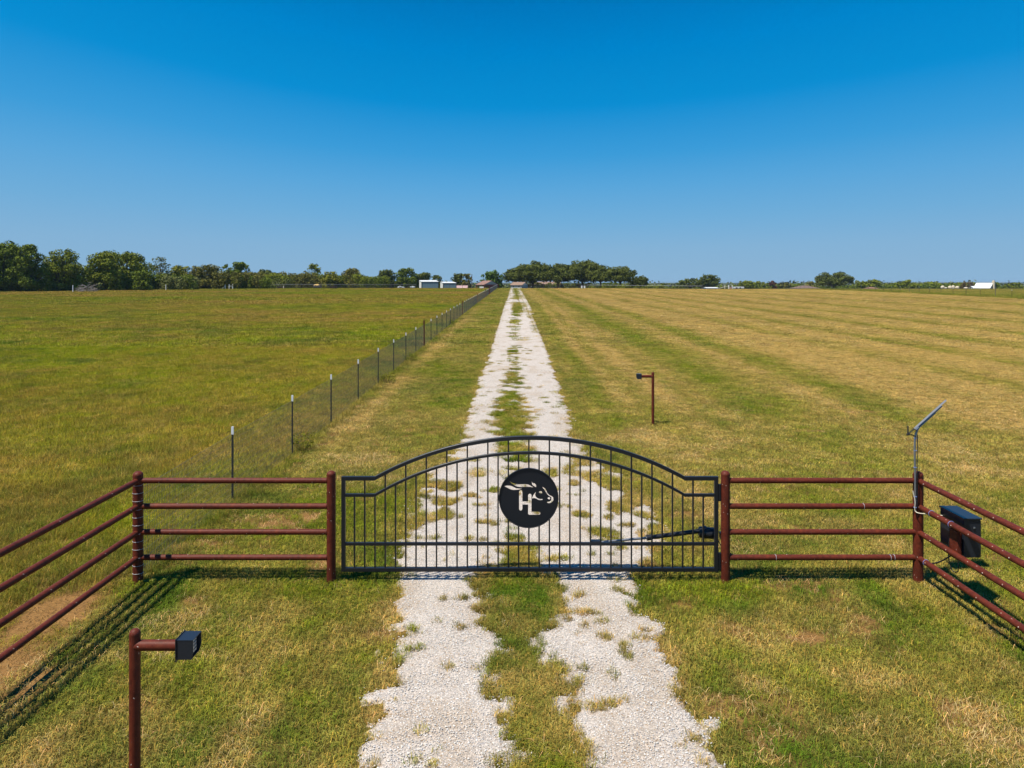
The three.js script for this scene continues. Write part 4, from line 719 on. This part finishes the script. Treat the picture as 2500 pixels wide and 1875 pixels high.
{ const d = 900, x = U(2354, d), t = thing('water_tower', 'tiny far off water tower on the right skyline', 'water tower', x, ground(x, d), -d), H = V(685, d) - ground(x, d); add('tank', [cyl([0, H - 2.2, 0], [0, H - 0.3, 0], 0.9, 0.9, 12), new THREE.ConeGeometry(0.95, 0.6, 12).translate(0, H, 0)], M.pole, t); for (const a of [0.8, 2.4, 3.9, 5.5]) add('leg', cyl([Math.cos(a), 0, Math.sin(a)], [Math.cos(a) * 0.5, H - 2.2, Math.sin(a) * 0.5], 0.12, 0.12, 6), M.pole, t); }
{ // feeders in the left pasture
  const d = 236, x = U(775, d), y = ground(x, d), t = thing('hay_feeder', 'dark hay feeder heaped with tan hay at the far side of the left pasture', 'hay feeder', x, y, -d);
  for (const px of [-1.2, -0.4, 0.4, 1.2]) for (const pz of [-0.6, 0.6]) add('leg', box(px, 0.45, pz, 0.1, 0.9, 0.1), M.pole, t);
  add('rack', [box(0, 0.75, 0.62, 2.6, 0.5, 0.06), box(0, 0.75, -0.62, 2.6, 0.5, 0.06), box(-1.28, 0.75, 0, 0.06, 0.5, 1.2), box(1.28, 0.75, 0, 0.06, 0.5, 1.2)], M.pole, t);
  const hb = add('hay_heap', new THREE.IcosahedronGeometry(1, 3).scale(0.95, 0.42, 0.7).translate(-0.25, 1.05, 0), M.hay, t);
  const p = hb.geometry.attributes.position; for (let i = 0; i < p.count; i++) { const k = 0.85 + 0.3 * vn(p.getX(i) * 3 + 5, p.getY(i) * 5 + p.getZ(i) * 3); p.setXYZ(i, p.getX(i) * k, 1.05 + (p.getY(i) - 1.05) * k, p.getZ(i) * k); } hb.geometry.computeVertexNormals();
  const x2 = U(814, d), t2 = thing('wood_rack', 'low wooden slatted rack right of the hay feeder', 'rack', x2, ground(x2, d), -d); for (let k = 0; k < 6; k++) add('slat', box(-1 + k * 0.4, 0.4, 0, 0.16, 0.7, 0.9), M.wood, t2); add('frame', [box(0, 0.75, 0.42, 2.4, 0.1, 0.1), box(0, 0.75, -0.42, 2.4, 0.1, 0.1), box(0, 0.1, 0.42, 2.4, 0.1, 0.1)], M.wood, t2);
  const x3 = U(688, d), t3 = thing('wood_rack', 'low weathered feed rack left of the hay feeder with one pale post', 'rack', x3, ground(x3, d), -d); for (let k = 0; k < 7; k++) add('slat', box(-1.2 + k * 0.4, 0.3, 0, 0.14, 0.55, 0.7), M.wood, t3); add('frame', [box(0, 0.6, 0.34, 2.7, 0.1, 0.1), box(0, 0.6, -0.34, 2.7, 0.1, 0.1)], M.wood, t3); add('pale_post', box(0.7, 0.45, 0.4, 0.2, 0.95, 0.2), M.cream, t3);
}
{ // white brace posts and single posts along the left line
  const d = 226, t = thing('brace_posts', 'white H brace of fence posts in front of the small dark tree, far left side', 'fence brace', U(558, d), ground(U(558, d), d), -d); const P = (v) => v * d / F;
  for (const q of [-8, 1.5, 10]) add('post', box(P(q), 0.7, 0, 0.2, 1.55, 0.2), M.whitePaint, t); add('brace', cyl([P(-8), 1.1, 0], [P(-16), 0, 0], 0.07, 0.07, 8), M.whitePaint, t); add('rail', box(P(6), 0.9, 0, P(8), 0.12, 0.12), M.whitePaint, t);
  for (const [u, dd, h, label] of [[178, 181, 1.7, 'single white post left of the grey brush pile'], [405, 206, 1.6, 'single pale post below the feathery tree in the left line']]) { const tp = thing('fence_post', label, 'post', U(u, dd), ground(U(u, dd), dd), -dd); add('post', box(0, h / 2 - 0.1, 0, 0.16, h + 0.2, 0.16, 0.02), M.whitePaint, tp); }
}
{ // white brace and trailer on the right crest
  const d = 292, t = thing('brace_posts', 'cream fence brace with a slanting rail left of the white trailer', 'fence brace', U(1769.5, d), ground(U(1769.5, d), d), -d), P = (v) => v * d / F, b = ground(U(1769.5, d), d), top = V(696, d) - b;
  add('post', box(0, top / 2, 0, 0.22, top, 0.22), M.cream, t); add('brace', cyl([0, top * 0.55, 0], [P(-14), 0.2, 0], 0.09, 0.09, 8), M.cream, t); add('rail', box(P(4.5), top * 0.55, 0, P(9), 0.14, 0.14), M.cream, t);
  const g = thing('panel_gate', 'white gate frame between the cream brace and the trailer', 'gate', U(1783, d), ground(U(1783, d), d), -d); for (const q of [-4, 4.5]) add('post', box(P(q), top / 2, 0, 0.34, top, 0.3), M.whitePaint, g); add('rail', [box(0, top * 0.9, 0, P(8), 0.14, 0.1), box(0, top * 0.5, 0, P(8), 0.14, 0.1)], M.wood, g);
  for (const [q, label] of [[-2, 'left rusty barrel at the white gate frame'], [1, 'right rusty barrel at the white gate frame']]) { const bb = thing('barrel', label, 'barrel', U(1783, d) + P(q), ground(U(1783, d), d), -d + 0.8); add('drum', [cyl([0, 0, 0], [0, V(701, d) - b, 0], 0.3, 0.3, 12)], std({ color: rgb(0.45, 0.24, 0.17) }), bb); add('lid', cyl([0, V(701, d) - b, 0], [0, V(701, d) - b + 0.05, 0], 0.32, 0.32, 12), M.whitePaint, bb); }
  const h = V(700, d) - b, tr = thing('trailer', 'long white flat sided trailer on the right crest', 'trailer', U(1803, d), b, -d), w = P(24); add('body', box(0, h * 0.62, 0, w, h * 0.75, 1.8, 0.05), M.white, tr); for (const q of [-0.25, 0.1]) add('wheel', cyl([w * q, 0.32, 0.93], [w * q, 0.32, 1.05], 0.32, 0.32, 16), M.black, tr); add('brace', box(-w * 0.32, h * 0.6, 0.93, 0.12, h * 0.8, 0.05).rotateZ(0.15), M.redPaint, tr); add('tongue', cyl([-w / 2, 0.5, 0], [-w / 2 - 1.2, 0.45, 0], 0.06, 0.06, 8), M.pole, tr);
}
{ // two white barrels at the grove fence
  for (const [u, label] of [[1420.6, 'left white barrel at the grove fence'], [1427.4, 'right white barrel at the grove fence']]) { const d = 246, x = U(u, d), t = thing('barrel', label, 'barrel', x, ground(x, d), -d); add('drum', cyl([0, 0, 0], [0, 0.85, 0], 0.29, 0.29, 14), M.whitePaint, t); add('lid', cyl([0, 0.85, 0], [0, 0.9, 0], 0.31, 0.31, 14), M.whitePaint, t); }
}
{ // pale blocks near the white roofed house
  [[2301, 703, 8, 'leftmost pale block of the row left of the white roofed house', 1], [2307, 704.5, 8, 'low pale block second in the row left of the white roofed house', 0.5], [2319.5, 702, 8, 'upright pale block third in the row left of the white roofed house', 1], [2327, 701.5, 8, 'tallest pale block of the row left of the white roofed house', 1.15], [2337, 702, 8, 'pale block near the right end of the row left of the white roofed house', 0.9], [2358, 705, 8, 'low pale block nearest the white outbuilding', 0.5]].forEach(([u, v, , label, s], i) => { const d = 335, x = U(u, d), r = rng(300 + i), g = new THREE.IcosahedronGeometry(0.8, 2), p = g.attributes.position; for (let k = 0; k < p.count; k++) { const q = 0.85 + 0.3 * vn(p.getX(k) * 2 + i * 7, p.getY(k) * 2 + p.getZ(k)); p.setXYZ(k, p.getX(k) * q * (0.8 + 0.4 / s * 0.6), (p.getY(k) * q + 0.5) * s * 1.1, p.getZ(k) * q); } g.computeVertexNormals(); const o = tag(add('stone_block', g, M.stone), label, 'block'); o.position.set(x, ground(x, d), -d); });
  const d = 320, x = U(2369, d), t = thing('fence_post', 'thick dark post left of the white outbuilding', 'post', x, ground(x, d), -d); add('post', cyl([0, -0.2, 0], [0, 1.7, 0], 0.26, 0.22, 10), M.pole, t);
  [[979, 'left heap of pale rubble left of the larger white shed'], [1009, 'right heap of pale rubble left of the larger white shed']].forEach(([u, label], i) => { const dd = 250, xx = U(u, dd), r = rng(40 + i), t2 = thing('rubble_heap', label, 'rubble', xx, ground(xx, dd), -dd); for (let k = 0; k < 8; k++) { const s = 0.22 + 0.28 * r(); add('rock', new THREE.DodecahedronGeometry(s, 0).scale(1.2, 0.8, 1).rotateY(r() * 6).translate((r() - 0.5) * 1.9, s * 0.4 + 0.3 * r(), (r() - 0.5)), M.houseWall, t2); } });
}

renderer.render(scene, camera);
